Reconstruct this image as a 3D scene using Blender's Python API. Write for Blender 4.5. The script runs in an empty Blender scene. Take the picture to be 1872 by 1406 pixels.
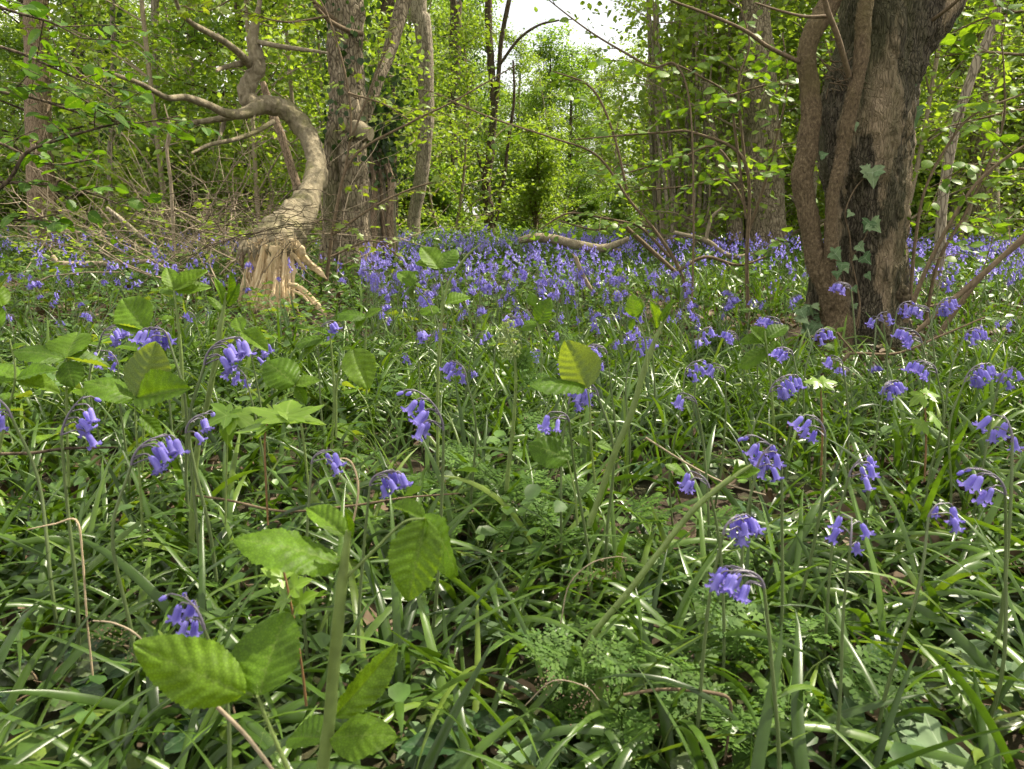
import bpy, math, random
import numpy as np
from mathutils import Vector, Matrix

# ------------------------------------------------------------------ camera, sky, sun, exposure
scene = bpy.context.scene
COL = scene.collection
CAM_H, PITCH, FPX, CX, CY = 0.60, math.radians(12.4), 1441.0, 936.0, 703.0
cam_data = bpy.data.cameras.new("camera")
cam_data.sensor_width = 36.0
cam_data.lens = 36.0 * FPX / 1872.0
cam_data.clip_start, cam_data.clip_end = 0.02, 400.0
cam_data.dof.use_dof = True
cam_data.dof.focus_distance = 2.6
cam_data.dof.aperture_fstop = 17.0
cam = bpy.data.objects.new("camera", cam_data)
COL.objects.link(cam)
cam.location = (0, 0, CAM_H)
cam.rotation_euler = (math.radians(90) - PITCH, 0, 0)
scene.camera = cam

SUN_AZ, SUN_EL = math.radians(64), math.radians(56)      # azimuth clockwise from the view direction (+Y)
world = bpy.data.worlds.new("World")
scene.world = world
world.use_nodes = True
wn, wl = world.node_tree.nodes, world.node_tree.links
sky = wn.new("ShaderNodeTexSky")
sky.sky_type = 'NISHITA'
sky.sun_disc = False
sky.sun_elevation = SUN_EL
sky.sun_rotation = SUN_AZ
sky.air_density, sky.dust_density, sky.ozone_density = 1.0, 3.0, 1.0
# thin bright cloud veil over the whole sky
tc = wn.new("ShaderNodeTexCoord")
cn = wn.new("ShaderNodeTexNoise"); cn.inputs["Scale"].default_value = 2.2; cn.inputs["Detail"].default_value = 6
cr = wn.new("ShaderNodeValToRGB"); cr.color_ramp.elements[0].position = 0.22; cr.color_ramp.elements[1].position = 0.50
cm = wn.new("ShaderNodeMix"); cm.data_type = 'RGBA'
cm.inputs["B"].default_value = (9.2, 8.9, 8.2, 1)
wl.new(tc.outputs["Generated"], cn.inputs["Vector"]); wl.new(cn.outputs["Fac"], cr.inputs["Fac"])
wl.new(cr.outputs["Color"], cm.inputs["Factor"]); wl.new(sky.outputs["Color"], cm.inputs["A"])
wl.new(cm.outputs["Result"], wn["Background"].inputs["Color"])
wn["Background"].inputs["Strength"].default_value = 0.08

sun_data = bpy.data.lights.new("sun", 'SUN')
sun_data.energy = 5.0
sun_data.angle = math.radians(0.6)
sun_data.color = (1.0, 0.91, 0.74)
sun = bpy.data.objects.new("sun", sun_data)
COL.objects.link(sun)
sd = Vector((math.cos(SUN_EL) * math.sin(SUN_AZ), math.cos(SUN_EL) * math.cos(SUN_AZ), math.sin(SUN_EL)))
sun.rotation_euler = sd.to_track_quat('Z', 'Y').to_euler()
sun.location = sd * 30

vs = scene.view_settings
vs.view_transform, vs.look = 'Standard', 'None'
vs.exposure, vs.gamma = 1.27, 1.0
vs.use_curve_mapping = False
cy = scene.cycles
cy.max_bounces, cy.diffuse_bounces, cy.glossy_bounces = 4, 3, 1
cy.transmission_bounces, cy.transparent_max_bounces = 4, 4
cy.caustics_reflective = cy.caustics_refractive = False
cy.sample_clamp_indirect = 6.0
cy.use_denoising = True
cy.use_adaptive_sampling = True
cy.adaptive_threshold = 0.03
cy.use_light_tree = False

rng = np.random.default_rng(7)
random.seed(7)

# ------------------------------------------------------------------ helpers
def vnoise(P, seed=0):
    """value noise, P (N,3) -> about -1..1"""
    P = np.asarray(P, float)
    i = np.floor(P).astype(np.int64); f = P - i
    f = f * f * (3 - 2 * f)
    def h(dx, dy, dz):
        n = (i[:, 0] + dx) * 73856093 ^ (i[:, 1] + dy) * 19349663 ^ (i[:, 2] + dz) * 83492791 ^ (seed * 2654435 + 1013)
        n = (n ^ (n >> 13)) * 1274126177 & 0x7fffffff
        n = (n ^ (n >> 16)) & 0xffff
        return n / 32767.5 - 1
    r = 0
    for dx in (0, 1):
        wx = f[:, 0] if dx else 1 - f[:, 0]
        for dy in (0, 1):
            wy = f[:, 1] if dy else 1 - f[:, 1]
            for dz in (0, 1):
                wz = f[:, 2] if dz else 1 - f[:, 2]
                r = r + wx * wy * wz * h(dx, dy, dz)
    return r

def fbm(P, seed=0, oct=3):
    P = np.asarray(P, float)
    return sum(vnoise(P * 2 ** k, seed + k) * 0.5 ** k for k in range(oct))

def gz(x, y):
    x = np.asarray(x, float); y = np.asarray(y, float)
    rise = 0.028 * np.clip(y - 4, 0, None)
    rise = 0.13 * np.tanh(rise / 0.13)
    P = np.stack([x * 0.8, y * 0.8, np.zeros_like(x + y)], -1).reshape(-1, 3)
    n = vnoise(P, 3).reshape((x + y).shape)
    P2 = P * 4.1
    n2 = vnoise(P2, 5).reshape((x + y).shape)
    return rise + 0.03 * n + 0.012 * n2

def gzf(x, y): return float(gz(np.array([x]), np.array([y]))[0])

SP, CP = math.sin(PITCH), math.cos(PITCH)
def P(px, py, Y):
    """world point on the sight line of photo pixel (px,py) at distance Y into the wood"""
    u, v = (px - CX) / FPX, (CY - py) / FPX
    d = (u, CP + v * SP, -SP + v * CP)
    k = Y / d[1]
    return np.array([d[0] * k, Y, CAM_H + d[2] * k])

def mpp(Y): return Y / FPX * 1.02         # metres per photo pixel at distance Y

def solve(px, py, H):
    """where a head H above the ground stands when seen at that pixel"""
    lo, hi = 0.25, 60.0
    for _ in range(50):
        m = 0.5 * (lo + hi); p = P(px, py, m)
        if p[2] - gzf(p[0], m) - H > 0: lo = m
        else: hi = m
    p = P(px, py, lo)
    return p[0], p[1], gzf(p[0], p[1])

def catmull(pts, n):
    pts = np.asarray(pts, float)
    if len(pts) < 3:
        t = np.linspace(0, 1, n)[:, None]
        return pts[0] * (1 - t) + pts[-1] * t
    p = np.vstack([2 * pts[0] - pts[1], pts, 2 * pts[-1] - pts[-2]])
    s = np.linspace(0, len(pts) - 1 - 1e-6, n); i = s.astype(int); t = (s - i)[:, None]
    a, b, c, d = p[i], p[i + 1], p[i + 2], p[i + 3]
    return 0.5 * (2 * b + (c - a) * t + (2 * a - 5 * b + 4 * c - d) * t ** 2 + (3 * b - a - 3 * c + d) * t ** 3)

class MB:
    """collects geometry for ONE mesh"""
    def __init__(s): s.V, s.F, s.S, s.T, s.UV, s.n = [], [], [], [], [], 0
    def add(s, V, F, tint=0.5, uv=None):
        V = np.asarray(V, np.float32).reshape(-1, 3); F = np.asarray(F, np.int32)
        s.V.append(V); s.F.append((F + s.n).ravel()); s.S.append(np.full(len(F), F.shape[1], np.int32))
        s.T.append(np.broadcast_to(np.asarray(tint, np.float32), (len(V),)))
        s.UV.append(np.zeros((len(V), 2), np.float32) if uv is None else np.asarray(uv, np.float32))
        s.n += len(V); return s
    def mesh(s, name, mat, smooth=True):
        V, F, S = np.concatenate(s.V), np.concatenate(s.F), np.concatenate(s.S)
        me = bpy.data.meshes.new(name)
        me.vertices.add(len(V)); me.vertices.foreach_set("co", V.ravel())
        me.loops.add(len(F)); me.loops.foreach_set("vertex_index", F)
        me.polygons.add(len(S))
        st = np.zeros(len(S), np.int32); st[1:] = np.cumsum(S)[:-1]
        me.polygons.foreach_set("loop_start", st); me.polygons.foreach_set("loop_total", S)
        me.polygons.foreach_set("use_smooth", np.full(len(S), smooth))
        a = me.attributes.new("tint", 'FLOAT', 'POINT'); a.data.foreach_set("value", np.concatenate(s.T))
        u = me.attributes.new("leaf_uv", 'FLOAT2', 'POINT'); u.data.foreach_set("vector", np.concatenate(s.UV).ravel())
        me.update(calc_edges=True)
        if mat: me.materials.append(mat)
        return me

def link(name, me, parent=None, M=None):
    o = bpy.data.objects.new(name, me); COL.objects.link(o)
    if parent is not None: o.parent = parent
    if M is not None: o.matrix_basis = M
    return o

def thing(name, label, cat, loc=(0, 0, 0), group=None):
    o = link(name, None); o.location = loc; o.empty_display_size = 0.05
    return tag(o, label, cat, group)

def tag(o, label, cat, group=None, kind=None):
    o["label"] = label; o["category"] = cat
    if group: o["group"] = group
    if kind: o["kind"] = kind
    return o

def part(root, name, mb, mat, smooth=True, stuff=False):
    """a part whose geometry was written in world coordinates"""
    L = np.array(root.location if root.type == 'EMPTY' else (0, 0, 0), np.float32)
    mb.V = [v - L for v in mb.V]
    o = link(name, mb.mesh(name, mat, smooth), root)
    if stuff: o["kind"] = "stuff"
    return o

def copy_tree(o, parent=None):
    c = o.copy(); COL.objects.link(c)
    if parent is not None: c.parent = parent
    for ch in o.children: copy_tree(ch, c)
    return c

def tube(mb, pts, rad, sides=10, n=None, amp=0.0, freq=8.0, seed=0, flat=1.0, tint=0.5, cap=True, ref=None, ridges=0, ramp=0.0, amp2=0.0, freq2=30.0, zs=0.35):
    pts = np.asarray(pts, float); rad = np.asarray(rad, float)
    n = n or len(pts)
    C = catmull(pts, n)
    R = np.interp(np.linspace(0, 1, n), np.linspace(0, 1, len(rad)), rad)
    T = np.gradient(C, axis=0); T /= np.linalg.norm(T, axis=1)[:, None] + 1e-12
    ref = np.array([0.02, 1.0, 0.03] if ref is None else ref, float)
    if abs(np.mean(T @ (ref / np.linalg.norm(ref)))) > 0.85: ref = np.array([0.1, 0.1, 1.0])
    A = np.cross(T, ref); A /= np.linalg.norm(A, axis=1)[:, None] + 1e-12
    B = np.cross(A, T)
    th = np.linspace(0, 2 * np.pi, sides, endpoint=False)
    ring = np.cos(th)[None, :, None] * A[:, None] + flat * np.sin(th)[None, :, None] * B[:, None]
    k = np.ones((n, sides))
    if amp:
        Q = (C[:, None] + ring * R[:, None, None]).reshape(-1, 3)
        k = k + amp * fbm(Q * freq, seed).reshape(n, sides)
        if amp2:
            f2 = fbm(Q * (freq2, freq2, freq2 * zs), seed + 7, 3)
            k = k + amp2 * (np.abs(f2) * 2 - .6).reshape(n, sides)
    if ridges:
        k = k + ramp * np.cos(th[None] * ridges + 2.0 * np.sin(np.linspace(0, 5, n))[:, None])
    V = C[:, None] + ring * (R[:, None] * k)[..., None]
    i, j = np.meshgrid(np.arange(n - 1), np.arange(sides), indexing='ij')
    F = np.stack([i * sides + j, (i + 1) * sides + j, (i + 1) * sides + (j + 1) % sides, i * sides + (j + 1) % sides], -1).reshape(-1, 4)
    mb.add(V.reshape(-1, 3), F, tint)
    if cap:
        for e, d in ((0, 1), (n - 1, -1)):
            c = np.vstack([C[e][None], V[e]])
            f = np.array([[0, 1 + (q if d > 0 else (q + 1) % sides), 1 + ((q + 1) % sides if d > 0 else q)] for q in range(sides)])
            mb.add(c, f, tint)
    return C

def pxtube(mb, L, Y=None, sides=10, n=None, **k):
    """tube from photo samples (px, py, width_px[, Y])"""
    pts = [P(a[0], a[1], a[3] if len(a) > 3 else Y) for a in L]
    rad = [0.5 * a[2] * mpp(a[3] if len(a) > 3 else Y) for a in L]
    return tube(mb, pts, rad, sides, n or max(6, 4 * len(L)), **k)

def frames(D, N):
    """rows: X,Y,Z axes for leaves pointing along D with normals near N"""
    Y = D / (np.linalg.norm(D, axis=1)[:, None] + 1e-9)
    Z = N - (N * Y).sum(1)[:, None] * Y
    Z /= np.linalg.norm(Z, axis=1)[:, None] + 1e-9
    X = np.cross(Y, Z)
    return np.stack([X, Y, Z], 1)

def batch(mb, tv, tf, pos, R, sc, tint, tuv=None):
    """many copies of a small template written into one mesh"""
    tv = np.asarray(tv, float); k = len(tv); N = len(pos)
    V = np.einsum('vk,nkj->nvj', tv, R) * np.asarray(sc).reshape(-1, 1, 1) + pos[:, None]
    F = np.asarray(tf)[None] + (np.arange(N) * k)[:, None, None]
    t = np.repeat(np.asarray(tint), k)
    mb.add(V.reshape(-1, 3), F.reshape(-1, F.shape[-1]), t, None if tuv is None else np.tile(tuv, (N, 1)))

def leaf_matrix(base, tip, nrm, origin=(0, 0, 0), width=1.0):
    base, tip, nrm = Vector(base), Vector(tip), Vector(nrm)
    y = tip - base; s = y.length; y.normalize()
    z = nrm - nrm.dot(y) * y
    if z.length < 1e-4: z = Vector((1, 0, 0)) - y.x * y
    z.normalize(); x = y.cross(z)
    b = base - Vector(origin)
    return Matrix(((x.x * s * width, y.x * s, z.x * s, b.x), (x.y * s * width, y.y * s, z.y * s, b.y), (x.z * s * width, y.z * s, z.z * s, b.z), (0, 0, 0, 1)))

# ------------------------------------------------------------------ materials
def nodes(name):
    m = bpy.data.materials.new(name); m.use_nodes = True
    nt = m.node_tree; nt.nodes.clear()
    out = nt.nodes.new("ShaderNodeOutputMaterial")
    return m, nt.nodes, nt.links, out

def ramp(N, cols, pos=None):
    r = N.new("ShaderNodeValToRGB"); e = r.color_ramp.elements
    pos = pos or [i / (len(cols) - 1) for i in range(len(cols))]
    while len(e) < len(cols): e.new(0.5)
    for i, c in enumerate(cols):
        e[i].position = pos[i]; e[i].color = (*c, 1)
    return r

def mix_random(m, k):
    """let each object shift the tint"""
    N, L = m.node_tree.nodes, m.node_tree.links
    a = next(n for n in N if n.type == 'ATTRIBUTE' and n.attribute_name == "tint"); r = next(n for n in N if n.type == 'VALTORGB')
    o = N.new("ShaderNodeObjectInfo"); f = N.new("ShaderNodeMath"); f.operation = 'MULTIPLY_ADD'; f.inputs[1].default_value = k
    s = N.new("ShaderNodeMath"); s.operation = 'MULTIPLY_ADD'; s.inputs[1].default_value = 1 - k
    L.new(o.outputs["Random"], f.inputs[0]); L.new(a.outputs["Fac"], s.inputs[0]); L.new(s.outputs[0], f.inputs[2]); L.new(f.outputs[0], r.inputs["Fac"])

def leaf_mat(name, cols, rough=0.45, trans=0.38, tcol=None, src="tint", spec=0.5, back=None, veins=0.0, mottle=0.25, vein_col=(0.35, 0.45, 0.15), bump=0.0):
    m, N, L, out = nodes(name)
    if src == "tint":
        a = N.new("ShaderNodeAttribute"); a.attribute_name = "tint"; fac = a.outputs["Fac"]
    else:
        a = N.new("ShaderNodeObjectInfo"); fac = a.outputs["Random"]
    r = ramp(N, cols); L.new(fac, r.inputs["Fac"]); col = r.outputs["Color"]
    nz = N.new("ShaderNodeTexNoise"); nz.inputs["Scale"].default_value = 60; nz.inputs["Detail"].default_value = 3
    g = N.new("ShaderNodeNewGeometry"); L.new(g.outputs["Position"], nz.inputs["Vector"])
    mr = N.new("ShaderNodeMapRange"); mr.inputs[1].default_value = 0.3; mr.inputs[2].default_value = 0.7
    mr.inputs[3].default_value = 1 - mottle; mr.inputs[4].default_value = 1 + mottle; L.new(nz.outputs["Fac"], mr.inputs[0])
    mu = N.new("ShaderNodeMix"); mu.data_type = 'RGBA'; mu.blend_type = 'MULTIPLY'; mu.inputs["Factor"].default_value = 1
    L.new(col, mu.inputs["A"]); L.new(mr.outputs[0], mu.inputs["B"]); col = mu.outputs["Result"]
    if veins:
        uv = N.new("ShaderNodeAttribute"); uv.attribute_name = "leaf_uv"
        sx = N.new("ShaderNodeSeparateXYZ"); L.new(uv.outputs["Vector"], sx.inputs[0])
        vr = ramp(N, [(0, 0, 0), (1, 1, 1)], [0.80, 0.98]); L.new(sx.outputs["X"], vr.inputs["Fac"])
        vm = N.new("ShaderNodeMath"); vm.operation = 'MULTIPLY'; vm.inputs[1].default_value = veins; L.new(vr.outputs["Color"], vm.inputs[0])
        mv = N.new("ShaderNodeMix"); mv.data_type = 'RGBA'; L.new(vm.outputs[0], mv.inputs["Factor"])
        L.new(col, mv.inputs["A"]); mv.inputs["B"].default_value = (*vein_col, 1); col = mv.outputs["Result"]
    if back:
        mb_ = N.new("ShaderNodeMix"); mb_.data_type = 'RGBA'; L.new(g.outputs["Backfacing"], mb_.inputs["Factor"])
        L.new(col, mb_.inputs["A"]); mb_.inputs["B"].default_value = (*back, 1); col = mb_.outputs["Result"]
    b = N.new("ShaderNodeBsdfPrincipled"); L.new(col, b.inputs["Base Color"])
    b.inputs["Roughness"].default_value = rough; b.inputs["Specular IOR Level"].default_value = spec
    if bump > 0.1 and veins:
        vo = N.new("ShaderNodeTexVoronoi"); vo.feature = 'DISTANCE_TO_EDGE'; vo.inputs["Scale"].default_value = 420; L.new(g.outputs["Position"], vo.inputs["Vector"])
        nr = ramp(N, [(0.62, 0.62, 0.62), (1.08, 1.08, 1.08)], [0.0, 0.22]); L.new(vo.outputs["Distance"], nr.inputs["Fac"])
        nm = N.new("ShaderNodeMix"); nm.data_type = 'RGBA'; nm.blend_type = 'MULTIPLY'; nm.inputs["Factor"].default_value = 0.8; L.new(col, nm.inputs["A"]); L.new(nr.outputs["Color"], nm.inputs["B"]); col = nm.outputs["Result"]; L.new(col, b.inputs["Base Color"])
    if bump:
        bp = N.new("ShaderNodeBump"); bp.inputs["Strength"].default_value = bump; bp.inputs["Distance"].default_value = 0.002
        n2 = N.new("ShaderNodeTexNoise"); n2.inputs["Scale"].default_value = 220; L.new(g.outputs["Position"], n2.inputs["Vector"])
        L.new(n2.outputs["Fac"], bp.inputs["Height"]); L.new(bp.outputs["Normal"], b.inputs["Normal"])
    if trans:
        t = N.new("ShaderNodeBsdfTranslucent")
        tm = N.new("ShaderNodeMix"); tm.data_type = 'RGBA'; tm.blend_type = 'MULTIPLY'; tm.inputs["Factor"].default_value = 1
        L.new(col, tm.inputs["A"]); tm.inputs["B"].default_value = (*(tcol or (1.7, 1.55, 0.6)), 1)
        L.new(tm.outputs["Result"], t.inputs["Color"])
        mx = N.new("ShaderNodeMixShader"); mx.inputs[0].default_value = trans
        L.new(b.outputs[0], mx.inputs[1]); L.new(t.outputs[0], mx.inputs[2]); L.new(mx.outputs[0], out.inputs[0])
    else: L.new(b.outputs[0], out.inputs[0])
    return m

def bark_mat(name, cols, scale=30, stretch=0.25, bump=0.6, dist=0.01, moss=None, moss_amt=0.5, crack=True, patch=None, rough=0.9):
    m, N, L, out = nodes(name)
    g = N.new("ShaderNodeNewGeometry")
    mp = N.new("ShaderNodeMapping"); mp.inputs["Scale"].default_value = (1, 1, stretch); L.new(g.outputs["Position"], mp.inputs["Vector"])
    wob = N.new("ShaderNodeTexNoise"); wob.inputs["Scale"].default_value = 6; L.new(g.outputs["Position"], wob.inputs["Vector"])
    wa = N.new("ShaderNodeVectorMath"); wa.operation = 'SCALE'; wa.inputs["Scale"].default_value = 0.06; L.new(wob.outputs["Color"], wa.inputs[0])
    ad = N.new("ShaderNodeVectorMath"); ad.operation = 'ADD'; L.new(mp.outputs[0], ad.inputs[0]); L.new(wa.outputs[0], ad.inputs[1])
    n1 = N.new("ShaderNodeTexNoise"); n1.inputs["Scale"].default_value = scale; n1.inputs["Detail"].default_value = 8; n1.inputs["Roughness"].default_value = 0.7
    L.new(ad.outputs[0], n1.inputs["Vector"])
    r = ramp(N, cols, [0.28 + 0.44 * i / (len(cols) - 1) for i in range(len(cols))]); L.new(n1.outputs["Fac"], r.inputs["Fac"]); col = r.outputs["Color"]
    h = n1.outputs["Fac"]
    if crack:
        v = N.new("ShaderNodeTexVoronoi"); v.feature = 'DISTANCE_TO_EDGE'; v.inputs["Scale"].default_value = scale * 1.1
        L.new(ad.outputs[0], v.inputs["Vector"])
        cr_ = ramp(N, [(0.22, 0.2, 0.18), (1, 1, 1)], [0.0, 0.16]); L.new(v.outputs["Distance"], cr_.inputs["Fac"])
        mu = N.new("ShaderNodeMix"); mu.data_type = 'RGBA'; mu.blend_type = 'MULTIPLY'; mu.inputs["Factor"].default_value = 0.85
        L.new(col, mu.inputs["A"]); L.new(cr_.outputs["Color"], mu.inputs["B"]); col = mu.outputs["Result"]
        ma = N.new("ShaderNodeMath"); ma.operation = 'MULTIPLY_ADD'; ma.inputs[1].default_value = 0.7
        L.new(cr_.outputs["Color"], ma.inputs[0]); L.new(h, ma.inputs[2]); h = ma.outputs[0]
    for colr, sc_, p0, p1, sd_ in ([(patch, 6.5, 0.50, 0.55, 3.0)] if patch else []) + ([(moss, 3.2, 0.62 - 0.25 * moss_amt, 0.75 - 0.2 * moss_amt, 9.0)] if moss else []):
        n2 = N.new("ShaderNodeTexNoise"); n2.inputs["Scale"].default_value = sc_; n2.inputs["Detail"].default_value = 5; n2.inputs["Roughness"].default_value = 0.65
        off = N.new("ShaderNodeVectorMath"); off.operation = 'ADD'; off.inputs[1].default_value = (sd_, sd_, sd_)
        L.new(mp.outputs[0], off.inputs[0]); L.new(off.outputs[0], n2.inputs["Vector"])
        rr = ramp(N, [(0, 0, 0), (1, 1, 1)], [p0, p1]); L.new(n2.outputs["Fac"], rr.inputs["Fac"])
        f = N.new("ShaderNodeMath"); f.operation = 'MULTIPLY'; f.inputs[1].default_value = 0.8; L.new(rr.outputs["Color"], f.inputs[0])
        mm = N.new("ShaderNodeMix"); mm.data_type = 'RGBA'; L.new(f.outputs[0], mm.inputs["Factor"])
        L.new(col, mm.inputs["A"])
        dk = N.new("ShaderNodeMix"); dk.data_type = 'RGBA'; dk.blend_type = 'MULTIPLY'; dk.inputs["Factor"].default_value = 0.6
        dk.inputs["A"].default_value = (*colr, 1)
        L.new(n1.outputs["Fac"], dk.inputs["B"]); L.new(dk.outputs["Result"], mm.inputs["B"]); col = mm.outputs["Result"]
    b = N.new("ShaderNodeBsdfPrincipled"); L.new(col, b.inputs["Base Color"]); b.inputs["Roughness"].default_value = rough
    b.inputs["Specular IOR Level"].default_value = 0.25
    bp = N.new("ShaderNodeBump"); bp.inputs["Strength"].default_value = bump; bp.inputs["Distance"].default_value = dist
    L.new(h, bp.inputs["Height"]); L.new(bp.outputs["Normal"], b.inputs["Normal"])
    L.new(b.outputs[0], out.inputs[0])
    return m

M_SOIL = bark_mat("soil", [(0.02, 0.014, 0.009), (0.05, 0.035, 0.022), (0.10, 0.07, 0.045)], 22, 1.0, 0.8, 0.02, moss=(0.05, 0.09, 0.02), moss_amt=0.7, crack=False)
M_LITTER = leaf_mat("dead_leaf", [(0.035, 0.024, 0.015), (0.085, 0.058, 0.036), (0.17, 0.125, 0.082), (0.11, 0.07, 0.038)], 0.7, 0.1, (1, 0.8, 0.5), spec=0.3)
M_BLADE = leaf_mat("bluebell_leaf", [(0.024, 0.051, 0.008), (0.047, 0.094, 0.013), (0.076, 0.14, 0.019), (0.13, 0.19, 0.03)], 0.33, 0.32, (1.6, 1.6, 0.35), spec=0.4, mottle=0.15)
M_HERB = leaf_mat("herb_leaf", [(0.04, 0.095, 0.02), (0.075, 0.15, 0.03), (0.12, 0.21, 0.04)], 0.42, 0.36)
M_BELL = leaf_mat("bluebell_petal", [(0.08, 0.055, 0.31), (0.13, 0.105, 0.46), (0.195, 0.165, 0.57), (0.29, 0.255, 0.67)], 0.55, 0.4, (1.2, 1.05, 1.15), spec=0.35, mottle=0.1)
mix_random(M_BELL, 0.45)
M_BSTEM = leaf_mat("bluebell_stem", [(0.09, 0.13, 0.045), (0.13, 0.17, 0.07), (0.12, 0.10, 0.15)], 0.4, 0.15, mottle=0.1)
M_BRAM = leaf_mat("bramble_leaf", [(0.075, 0.155, 0.010), (0.10, 0.195, 0.012), (0.135, 0.235, 0.018)], 0.5, 0.5, (1.75, 1.6, 0.25), src="obj", back=(0.14, 0.20, 0.06), veins=0.45, mottle=0.28, spec=0.25, bump=0.2, vein_col=(0.20, 0.28, 0.07))
M_BRAMD = leaf_mat("old_bramble_leaf", [(0.02, 0.05, 0.018), (0.035, 0.075, 0.028), (0.06, 0.08, 0.03)], 0.33, 0.15, src="obj", back=(0.10, 0.14, 0.08), veins=0.5, mottle=0.3, vein_col=(0.12, 0.18, 0.09))
M_BRST = leaf_mat("bramble_stem", [(0.13, 0.19, 0.045), (0.19, 0.25, 0.075)], 0.55, 0.12, mottle=0.2, bump=0.4)
M_SYC = leaf_mat("sycamore_leaf", [(0.11, 0.21, 0.015), (0.16, 0.27, 0.02)], 0.4, 0.42, (1.6, 1.5, 0.3), src="obj", veins=0.35, mottle=0.12)
M_PARS = leaf_mat("cow_parsley_leaf", [(0.045, 0.10, 0.018), (0.07, 0.14, 0.022), (0.10, 0.18, 0.03)], 0.6, 0.38, spec=0.2)
M_IVY = leaf_mat("ivy_leaf", [(0.06, 0.11, 0.045), (0.11, 0.17, 0.08), (0.17, 0.23, 0.12)], 0.6, 0.08, spec=0.15, src="obj", veins=0.6, mottle=0.2, vein_col=(0.34, 0.40, 0.28))
M_HAZEL = leaf_mat("hazel_leaf", [(0.07, 0.145, 0.016), (0.105, 0.19, 0.022), (0.15, 0.25, 0.032)], 0.42, 0.45, (1.7, 1.6, 0.35), src="obj", veins=0.25, mottle=0.1, spec=0.3)
M_HAZELD = leaf_mat("hazel_leaf_deep", [(0.04, 0.105, 0.010), (0.065, 0.145, 0.013), (0.10, 0.20, 0.02)], 0.45, 0.42, (1.7, 1.6, 0.35), src="obj", veins=0.25, mottle=0.15, spec=0.3)
M_MAPLE = leaf_mat("maple_leaf", [(0.11, 0.18, 0.02), (0.16, 0.23, 0.03), (0.21, 0.27, 0.04)], 0.45, 0.42, (1.6, 1.5, 0.4), src="obj", mottle=0.1)
M_LEAF = [leaf_mat("spring_foliage_" + n, c, 0.5, 0.52, (1.65, 1.6, 0.45), mottle=0.15) for n, c in (
    ("yellow", [(0.125, 0.195, 0.032), (0.18, 0.265, 0.045), (0.235, 0.33, 0.065)]),
    ("fresh", [(0.09, 0.165, 0.03), (0.135, 0.225, 0.04), (0.185, 0.29, 0.055)]),
    ("olive", [(0.08, 0.135, 0.03), (0.12, 0.185, 0.04), (0.17, 0.25, 0.055)]),
    ("ivy", [(0.018, 0.04, 0.012), (0.03, 0.065, 0.02), (0.06, 0.10, 0.035)]))]
M_BARK_BIG = bark_mat("cracked_bark", [(0.026, 0.022, 0.015), (0.098, 0.083, 0.058), (0.21, 0.18, 0.128)], 85, 0.22, 1.0, 0.012, moss=(0.11, 0.11, 0.05), moss_amt=0.6, patch=(0.52, 0.40, 0.26))
M_BARK_VINE = bark_mat("granular_bark", [(0.03, 0.021, 0.012), (0.115, 0.083, 0.048), (0.23, 0.175, 0.105)], 110, 0.6, 1.0, 0.010, crack=False, moss=(0.16, 0.13, 0.055), moss_amt=0.5)
M_BARK_PALE = bark_mat("pale_mossy_bark", [(0.085, 0.07, 0.045), (0.19, 0.16, 0.105), (0.30, 0.26, 0.18)], 34, 0.5, 0.9, 0.012, crack=False, moss=(0.22, 0.21, 0.08), moss_amt=0.4)
M_BARK_GREY = bark_mat("grey_bark", [(0.17, 0.145, 0.105), (0.30, 0.255, 0.19), (0.41, 0.36, 0.275)], 42, 0.2, 0.6, 0.008, moss=(0.14, 0.15, 0.07), moss_amt=0.3)
M_BARK_TAN = bark_mat("tan_bark", [(0.15, 0.105, 0.065), (0.27, 0.20, 0.135), (0.36, 0.28, 0.195)], 60, 0.18, 0.55, 0.006, moss=(0.18, 0.17, 0.08), moss_amt=0.15)
M_BARK_RUG = bark_mat("rugged_bark", [(0.10, 0.08, 0.052), (0.25, 0.205, 0.14), (0.40, 0.34, 0.25)], 34, 0.35, 0.9, 0.012, moss=(0.13, 0.14, 0.05), moss_amt=0.4)
M_BARK_DARK = bark_mat("dark_bark", [(0.05, 0.037, 0.024), (0.11, 0.082, 0.054), (0.17, 0.13, 0.088)], 34, 0.3, 0.7, 0.008, moss=(0.08, 0.085, 0.03), moss_amt=0.3)
M_TWIG = bark_mat("dead_twig", [(0.15, 0.12, 0.08), (0.26, 0.21, 0.145), (0.37, 0.31, 0.22)], 80, 0.6, 0.4, 0.002, crack=False)
M_TWIGD = bark_mat("live_twig", [(0.07, 0.05, 0.03), (0.13, 0.095, 0.058), (0.21, 0.16, 0.10)], 80, 0.6, 0.4, 0.002, crack=False)
M_WOOD = bark_mat("splintered_wood", [(0.40, 0.29, 0.16), (0.62, 0.48, 0.29), (0.76, 0.64, 0.43)], 60, 0.07, 0.6, 0.006, crack=False, rough=0.7)
M_DRY = leaf_mat("dry_stalk", [(0.32, 0.23, 0.13), (0.5, 0.4, 0.27)], 0.7, 0.0, mottle=0.25)
M_RED = leaf_mat("reddish_stalk", [(0.16, 0.085, 0.035), (0.2, 0.11, 0.05)], 0.5, 0.0, mottle=0.25)
M_BUD = leaf_mat("pale_buds", [(0.22, 0.30, 0.10), (0.34, 0.42, 0.18)], 0.5, 0.2)
M_YELLOW = leaf_mat("yellow_petal", [(0.75, 0.5, 0.01), (0.8, 0.6, 0.02)], 0.3, 0.2)
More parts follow.
